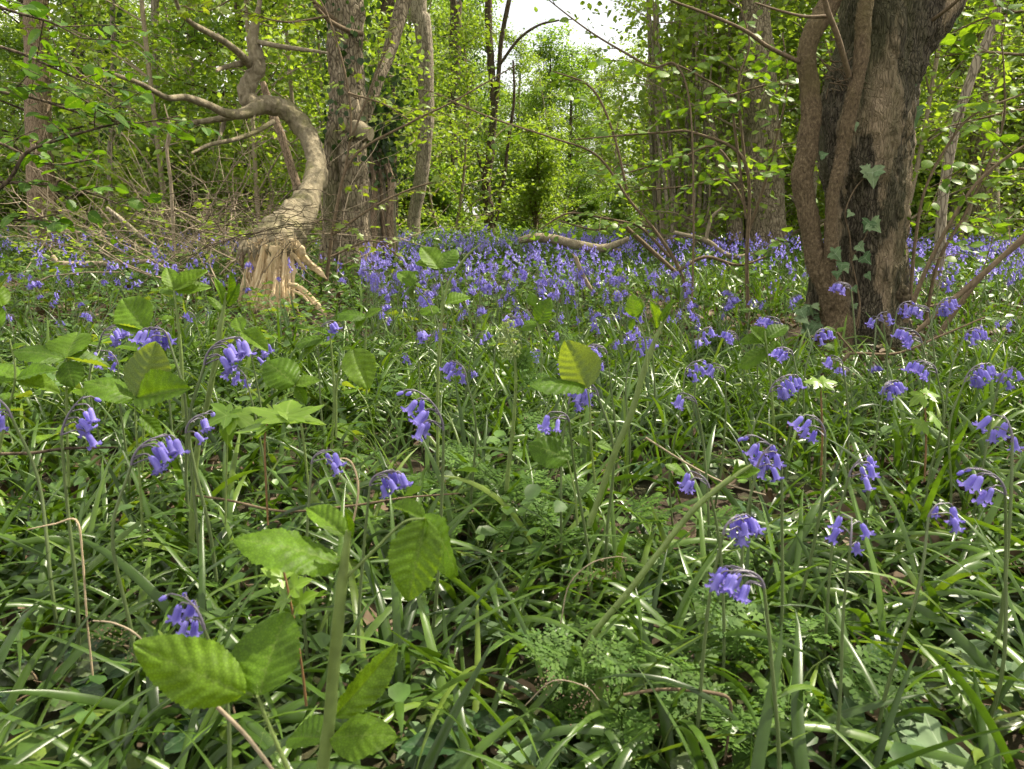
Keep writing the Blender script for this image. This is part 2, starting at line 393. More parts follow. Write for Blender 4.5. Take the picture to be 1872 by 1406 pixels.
# ------------------------------------------------------------------ leaf shapes (base at origin, tip at +Y, upper side +Z)
LEAF4_V = np.array([(0, 0, 0), (.30, .26, .06), (.30, .62, .07), (0, 1, -.04), (-.30, .62, .07), (-.30, .26, .06)])
LEAF4_F = np.array([(0, 1, 2, 3), (0, 3, 4, 5)])
LEAF2_V = np.array([(0, 0, 0), (.33, .48, .06), (0, 1, -.05), (-.33, .48, .06)])
LEAF2_F = np.array([(0, 1, 2, 3)])
SLIM_V = LEAF4_V * np.array([0.62, 1, 1])

def leaf_grid(nu, nv, width, pleats=7, amp=0.02, serr=0.06, nser=16, cup=0.10, droop=0.12, w0=0.38, asym=0.0, wave=0.0):
    u = np.linspace(0, 1, nu)[:, None]; v = np.linspace(-1, 1, nv)[None, :]
    prof = w0 * np.clip(np.sin(np.pi * np.clip(u, 0.001, 1) ** width), 0, None) ** 0.72
    saw = (u * nser) % 1.0
    edge = np.abs(v) ** 6
    w = prof * (1 + serr * (saw - 0.5) * edge)
    x = v * w + asym * u * u
    s = (u - 0.20 * np.abs(v)) * pleats + .16 * np.sin(7 * u + 11 * asym + 3 * cup) + .10 * np.sign(v)
    fr = np.abs((s % 1.0) - 0.5) * 2
    z = cup * (np.abs(v) * prof) - droop * u * u + amp * (1 - fr) * np.minimum(1, np.abs(v) * 3) * (prof / w0) - 0.5 * amp * np.exp(-(v * 7) ** 2)
    z = z + wave * np.sin(u * 9 + v * 2.0) * np.abs(v)
    y = u + 0 * v
    vein = np.maximum(np.exp(-(v * 14) ** 2) + 0 * u, np.where((fr > 0.6), fr * 0.97, 0) * (np.abs(v) < 0.93))
    V = np.stack([x + 0 * u, y, z], -1).reshape(-1, 3)
    i, j = np.meshgrid(np.arange(nu - 1), np.arange(nv - 1), indexing='ij')
    F = np.stack([i * nv + j, i * nv + j + 1, (i + 1) * nv + j + 1, (i + 1) * nv + j], -1).reshape(-1, 4)
    return V, F, np.stack([vein.ravel(), (np.abs(v) + 0 * u).ravel()], -1)

def lobed(half, centre=(0, 0.22), cup=0.12, droop=0.1, seed=0, veins=None):
    """half outline from base to tip on the +X side -> fan leaf; veins: vein value of each outline point"""
    half = np.array(half, float); n = len(half)
    vv = np.array(veins if veins is not None else [0] * n, float)
    out = np.vstack([half, half[-2:0:-1] * (-1, 1)]); vo = np.concatenate([vv, vv[-2:0:-1]])
    c = np.array(centre); mid = c + (out - c) * 0.5
    r = np.random.default_rng(seed)
    def zz(p): return cup * np.abs(p[:, 0]) - droop * p[:, 1] ** 2 + 0.015 * r.standard_normal(len(p))
    m = len(out)
    V = np.vstack([np.c_[c[None], [[0.0]]], np.c_[mid, zz(mid)], np.c_[out, zz(out)]])
    F3 = np.array([(0, 1 + i, 1 + (i + 1) % m) for i in range(m)])
    F4 = np.array([(1 + i, 1 + m + i, 1 + m + (i + 1) % m, 1 + (i + 1) % m) for i in range(m)])
    uv = np.concatenate([[1.0], vo, vo])
    return V, F3, F4, np.stack([uv, uv], -1)

def lobed_mesh(name, mat, *a, **k):
    V, F3, F4, uv = lobed(*a, **k); b = MB(); b.add(V, F3, 0.5, uv); b.F.append(F4.astype(np.int32).ravel()); b.S.append(np.full(len(F4), 4, np.int32))
    return b.mesh(name, mat)

def grid_mesh(name, mat, *a, **k):
    V, F, uv = leaf_grid(*a, **k); return MB().add(V, F, 0.5, uv).mesh(name, mat)

IVY_HALF = [(0, 0), (.14, -.10), (.34, -.10), (.52, .04), (.38, .20), (.44, .34), (.26, .42), (.17, .62), (.09, .82), (0, 1)]
IVY_VEIN = [0.9, 0, 0, .96, 0, 0.2, 0, 0.2, .3, .98]
SYC_HALF = [(0, 0), (.10, -.04), (.24, -.10), (.40, -.12), (.36, .02), (.30, .10), (.46, .16), (.62, .34), (.68, .52), (.50, .48), (.40, .52), (.24, .46), (.27, .62), (.20, .70), (.15, .84), (0, 1.02)]
SYC_VEIN = [.9, 0, 0, .95, 0, 0, .2, .3, .97, .2, .2, 0, .2, .2, .3, .98]
MAP_HALF = [(0, 0), (.16, -.06), (.34, -.02), (.26, .14), (.44, .28), (.58, .50), (.38, .50), (.22, .46), (.24, .70), (.12, .84), (0, 1)]
MAP_VEIN = [.9, 0, .9, 0, .3, .95, .2, 0, .2, .2, .95]
ME_IVY = [lobed_mesh("ivy_leaf", M_IVY, IVY_HALF, veins=IVY_VEIN, seed=s, cup=c, droop=d) for s, c, d in ((1, .10, .15), (2, .2, .05), (3, -.1, .25))]
ME_SYC = [lobed_mesh("sycamore_leaf", M_SYC, SYC_HALF, veins=SYC_VEIN, seed=s, cup=c, droop=d) for s, c, d in ((4, .25, .2), (5, -.15, .4))]
ME_MAP = [lobed_mesh("maple_leaf", M_MAPLE, MAP_HALF, veins=MAP_VEIN, seed=s, cup=c, droop=d) for s, c, d in ((6, .15, .15), (7, -.2, .3))]
ME_HAZ = [grid_mesh("hazel_leaf", M_HAZEL, 12, 7, 0.80, 5, 0.02, 0.16, 9, c, d, 0.44) for c, d in ((.12, .10), (-.1, .25), (.25, .02))]
ME_HAZD = [grid_mesh("hazel_leaf", M_HAZELD, 12, 7, 0.78, 6, 0.02, 0.2, 10, c, d, 0.36) for c, d in ((.14, .12), (-.12, .28), (.28, .05))]
ME_BRA = [grid_mesh("bramble_leaflet", M_BRAM, 50, 13, 0.85, 8, 0.040, 0.11, 23, c, d, w, wave=wv) for c, d, w, wv in ((.22, .16, .36, .02), (-.22, .30, .40, .03), (.45, .06, .33, .025))]
ME_BRD = [grid_mesh("old_bramble_leaflet", M_BRAMD, 30, 11, 0.85, 7, 0.03, 0.10, 14, c, d, w, wave=.03) for c, d, w in ((.1, .10, .36), (-.15, .15, .40))]

# ------------------------------------------------------------------ the ground
def ground():
    xs = np.concatenate([np.linspace(-90, -9, 28), np.linspace(-8.8, 8.8, 177), np.linspace(9, 90, 28)])
    ys = np.concatenate([np.linspace(-25, -1.2, 12), np.linspace(-1, 14, 151), np.linspace(14.4, 120, 60)])
    X, Yg = np.meshgrid(xs, ys)
    Z = gz(X, Yg)
    V = np.stack([X, Yg, Z], -1).reshape(-1, 3); nx = len(xs)
    i, j = np.meshgrid(np.arange(len(ys) - 1), np.arange(nx - 1), indexing='ij')
    F = np.stack([i * nx + j, i * nx + j + 1, (i + 1) * nx + j + 1, (i + 1) * nx + j], -1).reshape(-1, 4)
    o = link("ground", MB().add(V, F).mesh("ground", M_SOIL)); o["kind"] = "structure"; o["label"] = "dark woodland soil under the plants"
ground()

def in_view(n, y0, y1, pad=0.25, power=1.0):
    """random ground points inside the visible wedge"""
    y = y0 + (y1 - y0) * rng.random(n * 2) ** power
    wmax = 0.68 * y1 + pad
    x = (rng.random(n * 2) * 2 - 1) * wmax
    k = np.abs(x) < 0.68 * y + pad
    return x[k][:n], y[k][:n]

def rand_dirs(n, zlo, zhi):
    a = rng.random(n) * 2 * np.pi; z = zlo + (zhi - zlo) * rng.random(n)
    r = np.sqrt(np.clip(1 - z * z, 0, 1))
    return np.stack([np.cos(a) * r, np.sin(a) * r, z], -1)

# ------------------------------------------------------------------ growing trees and shrubs
def grow(seed, h, r0, stems=1, spread=1.6, start=0.3, nlimb=12, leaf=0.06, nleaf=6000, tmpl="4", lean=0.1, up=(0.2, 0.8), sub=5, fan=0.0, top=True):
    """returns (wood MB, leaf MB) in local coordinates, foot at the origin"""
    r = np.random.default_rng(seed)
    W, Lf = MB(), MB()
    tips = []
    for s in range(stems):
        a0 = r.random() * 6.283
        f = fan * (0.4 + 0.6 * r.random())
        hh = h * (1 if stems == 1 else 0.6 + 0.4 * r.random())
        pts = [np.array([0.06 * stems ** .5 * math.cos(a0), 0.06 * stems ** .5 * math.sin(a0), -0.1])]
        for k in range(1, 7):
            t = k / 6
            pts.append(np.array([math.cos(a0) * (f * t ** 1.3 * hh) + lean * hh * 0.25 * (vnoise([[t * 2, s, seed]], seed)[0]),
                                 math.sin(a0) * (f * t ** 1.3 * hh) + lean * hh * 0.25 * (vnoise([[t * 2, s, seed + 9]], seed + 1)[0]), t * hh]))
        rr = r0 if stems == 1 else r0 * (0.5 + 0.6 * r.random())
        C = tube(W, pts, [rr * 1.35, rr, rr * .9, rr * .8, rr * .62, rr * .42, rr * .15], 9 if stems == 1 else 6, 22, amp=0.10, freq=5 / max(rr, .03) * .05, seed=seed)
        for q in range(max(2, nlimb // stems)):
            t = start + (1 - start) * (q + r.random()) / max(2, nlimb // stems)
            t = min(t, 0.98)
            b = C[int(t * 21)]
            a = r.random() * 6.283; el = up[0] + (up[1] - up[0]) * r.random()
            ln = spread * (0.45 + 0.55 * r.random()) * (1.15 - 0.65 * t)
            d = np.array([math.cos(a), math.sin(a), el]); d /= np.linalg.norm(d)
            e = b + d * ln
            m = b + d * ln * 0.5 + r.normal(0, 0.08 * ln, 3)
            lr = max(0.004, rr * (1 - t) * 0.45 + 0.004)
            Cl = tube(W, [b, m, e + np.array([0, 0, -0.1 * ln])], [lr, lr * .65, lr * .25], 5, 8, cap=False)
            for z in range(sub):
                tt = 0.25 + 0.75 * (z + r.random()) / sub
                bb = Cl[min(7, int(tt * 7))]
                dd = d * 0.5 + r.normal(0, 0.6, 3); dd[2] = dd[2] * 0.5 + 0.1; dd /= np.linalg.norm(dd)
                l2 = ln * (0.25 + 0.3 * r.random())
                ee = bb + dd * l2
                tube(W, [bb, bb + dd * l2 * .5 + r.normal(0, .03, 3), ee], [lr * .35, lr * .25, lr * .1], 4, 5, cap=False)
                tips.append((bb, ee, l2))
    tips_b = np.array([t[0] for t in tips]); tips_e = np.array([t[1] for t in tips])
    k = r.integers(0, len(tips), nleaf); t = r.random(nleaf)[:, None] ** 0.7
    sig = 0.09 * spread / 1.6 + leaf * 0.8
    pos = tips_b[k] * (1 - t) + tips_e[k] * t + r.normal(0, sig, (nleaf, 3)) * (1, 1, 0.6)
    pos[:, 2] = np.maximum(pos[:, 2], 0.05)
    D = r.normal(0, 1, (nleaf, 3)); D[:, 2] = D[:, 2] * 0.5 - 0.3
    Nn = r.normal(0, 0.55, (nleaf, 3)); Nn[:, 2] += 0.9
    # each twig has its own tone, each leaf a little more
    tone = np.clip(r.random(len(tips))[k] * 0.6 + r.random(nleaf) * 0.4, 0, 1)
    tv, tf = (LEAF4_V, LEAF4_F) if tmpl == "4" else (LEAF2_V, LEAF2_F)
    batch(Lf, tv, tf, pos, frames(D, Nn), leaf * (0.6 + 0.7 * r.random(nleaf)), tone)
    return W, Lf

def ivy_sleeve(mb, C, rad, n, leaf, seed, z0=-9, z1=99):
    """dark ivy leaves clothing a trunk given by its centreline"""
    r = np.random.default_rng(seed)
    i = r.integers(0, len(C), n); a = r.random(n) * 6.283
    o = np.stack([np.cos(a), np.sin(a), np.zeros(n)], -1)
    k = rad * (1.05 + np.abs(r.normal(0, 0.55, n)))
    pos = C[i] + o * k[:, None] + r.normal(0, .06, (n, 3))
    keep = (pos[:, 2] > z0) & (pos[:, 2] < z1); pos, o = pos[keep], o[keep]; n = len(pos)
    D = np.stack([r.normal(0, .5, n), r.normal(0, .5, n), -np.ones(n)], -1)
    batch(mb, LEAF4_V * (1.25, 1, 1), LEAF4_F, pos, frames(D, o + r.normal(0, .5, (n, 3))), leaf * (.6 + .8 * r.random(n)), r.random(n))

# prototypes that copies share their meshes with
def proto(name, mats, leafname="crown", **k):
    W, Lf = grow(**k)
    return (W.mesh(name + "_wood", mats[0]), Lf.mesh(name + "_" + leafname, mats[1]))
PROTO = {
    "tall": proto("tall_tree", (M_BARK_GREY, M_LEAF[1]), seed=11, h=11, r0=.17, spread=3.2, start=.14, nlimb=30, leaf=.11, nleaf=8000, sub=6, tmpl="2"),
    "tall2": proto("tall_tree", (M_BARK_GREY, M_LEAF[0]), seed=12, h=10, r0=.13, spread=2.8, start=.10, nlimb=30, leaf=.09, nleaf=8000, sub=6, tmpl="2"),
    "under": proto("understorey_tree", (M_BARK_DARK, M_LEAF[1]), seed=13, h=5.0, r0=.06, spread=1.7, start=.12, nlimb=24, leaf=.07, nleaf=9000),
    "under2": proto("understorey_tree", (M_BARK_GREY, M_LEAF[2]), seed=14, h=5.5, r0=.06, spread=1.6, start=.10, nlimb=24, leaf=.065, nleaf=7000),
    "shrub": proto("shrub", (M_TWIGD, M_LEAF[1]), seed=15, h=1.7, r0=.022, stems=7, fan=.35, spread=.75, start=.1, nlimb=42, leaf=.06, nleaf=8000),
    "shrub2": proto("shrub", (M_TWIGD, M_LEAF[0]), seed=16, h=2.2, r0=.022, stems=8, fan=.28, spread=.75, start=.12, nlimb=40, leaf=.055, nleaf=6500),
    "hazel": proto("hazel", (M_BARK_GREY, M_LEAF[0]), seed=17, h=5.0, r0=.035, stems=9, fan=.22, spread=1.0, start=.25, nlimb=54, leaf=.065, nleaf=7000),
    "sapling": proto("sapling", (M_TWIG, M_LEAF[0]), seed=19, h=4.6, r0=.022, spread=1.25, start=.06, nlimb=22, leaf=.06, nleaf=3400, lean=.3),
    "olive": proto("shrub", (M_TWIGD, M_LEAF[2]), seed=18, h=2.0, r0=.02, stems=8, fan=.3, spread=.7, start=.1, nlimb=40, leaf=.05, nleaf=7000),
}
def stand(kind, name, label, cat, group, px, Y, s=1.0, rot=None, sz=None, x=None):
    X = P(px, 400, Y)[0] if x is None else x
    t = thing(name, label, cat, (X, Y, gzf(X, Y) - .05), group)
    t.rotation_euler[2] = random.random() * 6.283 if rot is None else rot
    t.scale = (s, s, sz or s)
    w, l = PROTO[kind]
    link("trunk" if "tall" in kind or "under" in kind or kind == "sapling" else "stems", w, t)
    c = link("crown", l, t); c["kind"] = "stuff"
    return t

R = random.Random(21)
def scatter(kinds, name, label, cat, group, pxs, Yr, sr, n, skip=None):
    done = 0; tries = 0
    while done < n and tries < n * 20:
        tries += 1
        px = R.uniform(*pxs); Y = R.uniform(*Yr); s = R.uniform(*sr); k = R.choice(kinds)
        if skip and skip(px, Y, s, k): continue
        stand(k, name, label, cat, group, px, Y, s, R.random() * 6.283)
        done += 1
gap = lambda px, Y, s, k: 855 < px < 1185
low = lambda px, Y, s, k: 850 < px < 1160 and 5.6 * s / Y > .27
# the far wall of the wood; the sky shows between the crowns in the middle
scatter(["tall", "tall2"], "broadleaf_tree", "tall leafy tree in the far wall of woodland left of the sky gap", "tree", "far trees left of the sky gap", (-140, 850), (25, 40), (.8, 1.15), 16, gap)
scatter(["tall", "tall2"], "broadleaf_tree", "tall leafy tree in the far wall of woodland right of the sky gap", "tree", "far trees right of the sky gap", (1200, 2020), (27, 40), (.8, 1.1), 10, gap)
scatter(["under", "under2"], "understorey_tree", "small spring-green tree far off below the bright sky gap", "tree", "small trees below the sky gap", (760, 1270), (20, 38), (.7, 1.25), 22, low)
scatter(["under2", "under", "sapling"], "understorey_tree", "small spring-green tree far off below the bright sky gap", "tree", "small trees below the sky gap", (890, 1140), (19, 30), (.8, 1.2), 11, low)
scatter(["under", "under2"], "understorey_tree", "slender understorey tree in the tangle behind the fallen trunk", "tree", "understorey trees behind the fallen trunk", (-80, 760), (11.5, 24), (.85, 1.25), 18)
scatter(["under", "under2"], "understorey_tree", "slender understorey tree in the leafy thicket behind the big ivy-stemmed tree", "tree", "understorey trees behind the big tree", (1180, 1960), (9.5, 24), (.85, 1.2), 15)
scatter(["shrub", "shrub2"], "shrub", "low bright green shrub at the far edge of the bluebell glade", "shrub", "shrubs at the far edge of the glade", (680, 1250), (15.5, 27), (.55, 1.3), 17)
scatter(["shrub", "olive", "shrub2"], "shrub", "leafy shrub in the thicket behind the dead brushwood", "shrub", "shrubs behind the brushwood", (-60, 680), (13, 22), (.9, 1.5), 24)
scatter(["shrub", "shrub2"], "shrub", "leafy shrub in the thicket on the far side of the big tree", "shrub", "shrubs beyond the big tree", (1230, 1960), (12, 20), (.8, 1.4), 20)
scatter(["hazel"], "hazel_bush", "many-stemmed hazel bush standing in the mid-distance thicket", "hazel", "mid-distance hazels", (1130, 1960), (11, 19), (.8, 1.1), 5)
scatter(["olive", "shrub2"], "shrub", "sparse olive-green bush just behind the tangle of dead twigs", "shrub", "bushes in the dead twigs", (60, 560), (9.5, 12.5), (.6, .9), 6)
scatter(["sapling"], "sapling_tree", "airy young tree with thin pale stem at the near edge of the glade", "tree", "airy saplings around the glade", (640, 1330), (8.5, 16), (.8, 1.25), 11, lambda px, Y, s, k: 830 < px < 1170)
scatter(["sapling"], "sapling_tree", "airy young tree with thin pale stem behind the brushwood", "tree", "airy saplings behind the brushwood", (-40, 600), (8.5, 14), (.8, 1.3), 10, lambda px, Y, s, k: px < 190 and Y < 11)
scatter(["sapling"], "sapling_tree", "airy young tree with thin pale stem beyond the big tree", "tree", "airy saplings beyond the big tree", (1330, 1930), (7, 13), (.8, 1.25), 9)

# ------------------------------------------------------------------ named trees
def ground_y(px, Y): x = P(px, 400, Y)[0]; return gzf(x, Y)
def root_for(name, label, cat, px, Y):
    x = P(px, 400, Y)[0]; return thing(name, label, cat, (x, Y, gzf(x, Y)))

# --- the big tree with two thick climbing stems
bt = root_for("old_tree", "big cracked-bark tree with two thick climbing stems and ivy leaves on its trunk", "tree", 1585, 3.62)
b = MB()
pxtube(b, [(1588, 690, 176, 3.62), (1588, 640, 160, 3.62), (1586, 600, 142, 3.62), (1592, 540, 116, 3.62), (1594, 460, 112, 3.62), (1590, 380, 122, 3.62), (1582, 300, 146, 3.62),
           (1582, 230, 158, 3.62), (1594, 160, 150, 3.62), (1612, 90, 140, 3.62), (1618, 30, 142, 3.62), (1612, -40, 130, 3.64), (1590, -130, 105, 3.7), (1560, -300, 90, 3.8), (1530, -600, 70, 4.0), (1500, -1000, 50, 4.2)],
       sides=130, n=340, amp=0.06, freq=9, seed=4, ridges=9, ramp=0.018, amp2=.05, freq2=34)
C = part(bt, "trunk", b, M_BARK_BIG)
b = MB()
pxtube(b, [(1625, 95, 60, 3.62), (1665, 60, 92, 3.6), (1700, 20, 84, 3.6), (1745, -50, 74, 3.6), (1820, -200, 62, 3.6), (1950, -500, 48, 3.5), (2150, -900, 30, 3.4)], sides=64, n=110, amp=0.07, freq=10, seed=8, amp2=.05, freq2=34)
part(bt, "limb", b, M_BARK_BIG)
b = MB()
pxtube(b, [(1575, -120, 29, 3.5), (1540, -60, 32, 3.47), (1522, -10, 34, 3.46), (1503, 28, 34, 3.45), (1484, 62, 32, 3.44), (1474, 110, 30, 3.43), (1480, 160, 30, 3.43), (1482, 220, 32, 3.43), (1474, 280, 34, 3.43),
           (1468, 325, 38, 3.43), (1474, 370, 34, 3.43), (1484, 430, 34, 3.42), (1494, 480, 39, 3.41), (1516, 525, 45, 3.40), (1527, 570, 49, 3.40), (1526, 620, 56, 3.40), (1520, 680, 70, 3.42)],
       sides=64, n=300, amp=0.13, freq=12, seed=14, amp2=.07, freq2=80, zs=.7)
part(bt, "climbing_stem", b, M_BARK_VINE)
b = MB()
pxtube(b, [(1600, -90, 24, 3.43), (1588, -20, 25, 3.41), (1579, 30, 25, 3.40), (1575, 100, 23, 3.39), (1562, 165, 23, 3.38), (1549, 225, 24, 3.38), (1540, 280, 24, 3.38), (1530, 325, 22, 3.37), (1521, 365, 20, 3.37), (1519, 420, 21, 3.37), (1518, 470, 24, 3.37), (1512, 515, 29, 3.385)],
       sides=48, n=240, amp=0.12, freq=14, seed=24, amp2=.08, freq2=90, zs=.7)
part(bt, "climbing_stem", b, M_BARK_VINE)
b = MB()                                             # grey dead bark plate behind the climbing stem, root flare
pxtube(b, [(1480, 600, 30, 3.66), (1484, 560, 24, 3.66), (1490, 500, 16, 3.64)], sides=14, n=20, amp=.15, freq=14)
part(bt, "root", b, M_BARK_BIG)
b = MB()
r_ = np.random.default_rng(5)
bc = P(1644, 541, 3.52)
for k in range(22):                                  # knobbly burl
    d = r_.normal(0, 1, 3); d /= np.linalg.norm(d); q = bc + d * (.028, .022, .036); s_ = .016 + .012 * r_.random()
    tube(b, [q - (0, 0, s_), q - (0, 0, s_ * .6), q, q + (0, 0, s_ * .6), q + (0, 0, s_)], [s_ * .2, s_ * .85, s_, s_ * .85, s_ * .2], 10, 9, amp=.25, freq=60, seed=k)
part(bt, "burl", b, M_BARK_DARK)
b = MB()
for k in range(26):                                  # litter and twig wedge in the crotch
    p0 = P(1510 + 40 * r_.random(), 110 + 60 * r_.random(), 3.45); tube(b, [p0, p0 + r_.normal(0, .05, 3)], [.003, .002], 4, 4, cap=False)
part(bt, "twig_tuft", b, M_TWIGD, stuff=True)
b = MB()
for L in ([(1460, 113, 8, 3.42), (1403, 85, 7, 3.35), (1362, 56, 6, 3.3), (1294, 26, 5, 3.25), (1232, 3, 4, 3.2), (1150, -30, 3, 3.1)],
          [(1552, 140, 10, 3.38), (1532, 70, 10, 3.3), (1510, 10, 9, 3.25), (1495, -60, 8, 3.2)],
          [(1512, 30, 7, 3.3), (1470, 30, 5, 3.25), (1420, 18, 4, 3.2), (1380, 5, 3, 3.15)],
          [(1700, 40, 7, 3.5), (1740, 10, 6, 3.4), (1780, -30, 5, 3.3)]):
    b = MB(); pxtube(b, L, sides=7); part(bt, "branch", b, M_TWIGD)
b = MB(); r_ = np.random.default_rng(15)             # its sparse high crown, above the picture
cent = [(P(1585, -100, 3.9) + np.array([dx, dy, dz])) for dx, dy, dz in ((-.9, .5, 2.6), (.6, -.4, 3.3), (1.6, .8, 2.4), (2.3, -.8, 3.0), (0, 1.3, 3.6), (-1.6, 1.2, 3.2), (1.2, 1.9, 3.4), (3.0, .6, 3.5), (1.0, -1.6, 3.2))]
n = 5200; k = r_.integers(0, len(cent), n)
pos = np.array(cent)[k] + r_.normal(0, .48, (n, 3)) * (1.1, 1.1, .55)
batch(b, LEAF4_V, LEAF4_F, pos, frames(r_.normal(0, 1, (n, 3)), r_.normal(0, .4, (n, 3)) + (0, 0, 1)), .06 * (.6 + .8 * r_.random(n)), r_.random(n))
part(bt, "crown", b, M_LEAF[1], stuff=True)

# --- the ivy climbing it
iv = thing("ivy_plant", "pale-veined ivy climbing the front of the big cracked-bark trunk", "ivy", tuple(P(1565, 600, 3.42)))
b = MB()
pxtube(b, [(1568, 600, 3.5, 3.40), (1572, 560, 3.5, 3.42), (1566, 520, 3.2, 3.43), (1557, 475, 3, 3.44), (1553, 430, 3, 3.43), (1545, 390, 3, 3.42), (1560, 350, 2.4, 3.43), (1585, 318, 2, 3.44)], sides=5)
pxtube(b, [(1572, 560, 3, 3.41), (1566, 590, 2.6, 3.38), (1560, 605, 2.4, 3.37)], sides=5)
pxtube(b, [(1557, 470, 2.2, 3.44), (1578, 440, 2, 3.44), (1592, 410, 2, 3.44)], sides=5)
part(iv, "stem", b, M_TWIGD)
for k, (bx, by, tx, ty, Y) in enumerate(((1594, 308, 1600, 345, 3.42), (1588, 312, 1572, 303, 3.43), (1600, 312, 1622, 312, 3.42), (1590, 404, 1580, 426, 3.41), (1592, 406, 1612, 426, 3.41), (1524, 460, 1540, 478, 3.32),
                                         (1526, 456, 1520, 470, 3.33), (1540, 480, 1536, 500, 3.33), (1530, 496, 1532, 512, 3.32), (1545, 488, 1552, 500, 3.33), (1578, 468, 1594, 484, 3.42), (1566, 470, 1560, 476, 3.42), (1560, 525, 1568, 536, 3.40),
                                         (1568, 448, 1582, 462, 3.42), (1585, 500, 1594, 512, 3.42), (1562, 556, 1566, 566, 3.4), (1556, 388, 1548, 398, 3.42), (1664, 152, 1672, 172, 3.48), (1668, 200, 1675, 235, 3.48), (1500, 285, 1516, 280, 3.42), (1562, 225, 1566, 240, 3.42))):
    o = link("leaf", ME_IVY[k % 3], iv, leaf_matrix(P(bx, by, Y - .01), P(tx, ty, Y - .02), (0.1 * math.sin(k * 2.3), -1, .35 + .3 * math.sin(k)), iv.location, 1.25))

# --- dark ivy at the foot
iv2 = thing("ivy_plant", "dark ivy leaves in the shadow at the left foot of the big tree", "ivy", tuple(P(1490, 620, 3.3)))
for k in range(22):
    a, c = random.uniform(1455, 1512), random.uniform(555, 640); p = P(a, c, 3.36 + .1 * random.random()); d = np.array([random.gauss(0, .6), -.5, random.gauss(-.3, .4)]); d /= np.linalg.norm(d)
    link("leaf", ME_IVY[k % 3], iv2, leaf_matrix(p, p + d * .055, (random.gauss(0, .4), -.8, .6), iv2.location, 1.1))

# --- the broken fallen tree
ft = root_for("broken_tree", "snapped pale tree with splintered butt, its trunk arching up and away", "tree", 500, 4.7)
b = MB()
pxtube(b, [(494, 470, 84, 4.65), (506, 448, 82, 4.72), (524, 420, 68, 4.95), (548, 386, 53, 5.3), (566, 355, 42, 5.6), (578, 312, 36, 5.9), (573, 272, 34, 6.1), (554, 234, 33, 6.2), (527, 206, 33, 6.2), (495, 192, 34, 6.15), (466, 191, 30, 6.1),
           (452, 172, 31, 6.1), (459, 145, 27, 6.1), (472, 126, 24, 6.1), (468, 100, 22, 6.1), (462, 72, 19, 6.1), (467, 42, 13, 6.1), (474, 10, 9, 6.1), (476, -30, 6, 6.1)], sides=48, n=260, amp=0.15, freq=7, seed=31, amp2=.09, freq2=26, zs=.7)
part(ft, "trunk", b, M_BARK_PALE)
for L in ([(478, 192, 26), (448, 207, 20), (415, 207, 16), (380, 192, 13), (340, 178, 12), (308, 179, 10), (280, 166, 9), (250, 150, 8), (200, 134, 7), (150, 120, 4)],
          [(452, 207, 14), (405, 217, 12), (360, 223, 8), (340, 224, 5)],
          [(458, 120, 15), (440, 100, 13), (410, 76, 11), (372, 55, 10), (350, 42, 9), (328, 18, 7), (312, -30, 5)],
          [(455, 112, 11), (425, 119, 9), (402, 126, 7), (396, 130, 4)],
          [(466, 76, 9), (520, 86, 8), (565, 92, 6), (600, 97, 4)],
          [(440, 98, 8), (418, 85, 7), (398, 62, 5)],
          [(500, 222, 9), (470, 240, 8), (430, 255, 8), (385, 264, 7), (350, 280, 4)],
          [(412, 210, 9), (405, 240, 7), (398, 262, 4)],
          [(468, 195, 6), (464, 218, 4), (466, 236, 2)]):
    b = MB(); pxtube(b, [(*q, 6.1 - .15 * i) for i, q in enumerate(L)], sides=10, amp=.1, freq=14, seed=len(L)); part(ft, "branch", b, M_BARK_PALE)
# splintered butt: slabs of torn pale wood running to the ground
spl = [([(476, 452), (462, 505), (450, 555), (446, 600)], 20, 4.60), ([(488, 448), (478, 510), (470, 560), (474, 612)], 24, 4.52), ([(500, 450), (494, 510), (490, 560), (494, 620)], 22, 4.49), ([(510, 450), (508, 505), (506, 550), (512, 606)], 20, 4.50),
       ([(522, 455), (521, 500), (520, 545), (522, 600)], 20, 4.53), ([(532, 462), (532, 500), (531, 540), (527, 580)], 13, 4.58), ([(470, 470), (455, 500), (442, 545), (434, 580)], 9, 4.60), ([(484, 500), (470, 540), (462, 580), (470, 625)], 10, 4.44), ([(512, 515), (510, 560), (512, 590), (516, 622)], 9, 4.44),
       ([(497, 470), (486, 515), (482, 560), (476, 590)], 8, 4.45), ([(524, 500), (526, 530), (531, 560), (540, 588)], 6, 4.5), ([(503, 480), (501, 520), (499, 560), (504, 596)], 7, 4.44),
       ([(458, 455), (446, 464), (442, 482), (450, 505)], 13, 4.62), ([(538, 455), (556, 472), (575, 490), (598, 510)], 14, 4.62), ([(534, 462), (548, 480), (560, 496)], 9, 4.58), ([(526, 518), (548, 526), (568, 545), (586, 566), (606, 598)], 11, 4.45), ([(532, 530), (552, 540), (572, 560)], 5, 4.43), ([(535, 535), (541, 555), (548, 578)], 4, 4.45),
       ([(528, 438), (545, 446), (553, 460), (548, 478)], 12, 4.56), ([(466, 500), (458, 535), (452, 575), (454, 605)], 7, 4.5), ([(478, 540), (476, 570), (482, 600)], 6, 4.42), ([(518, 540), (524, 570), (520, 600)], 5, 4.43)]
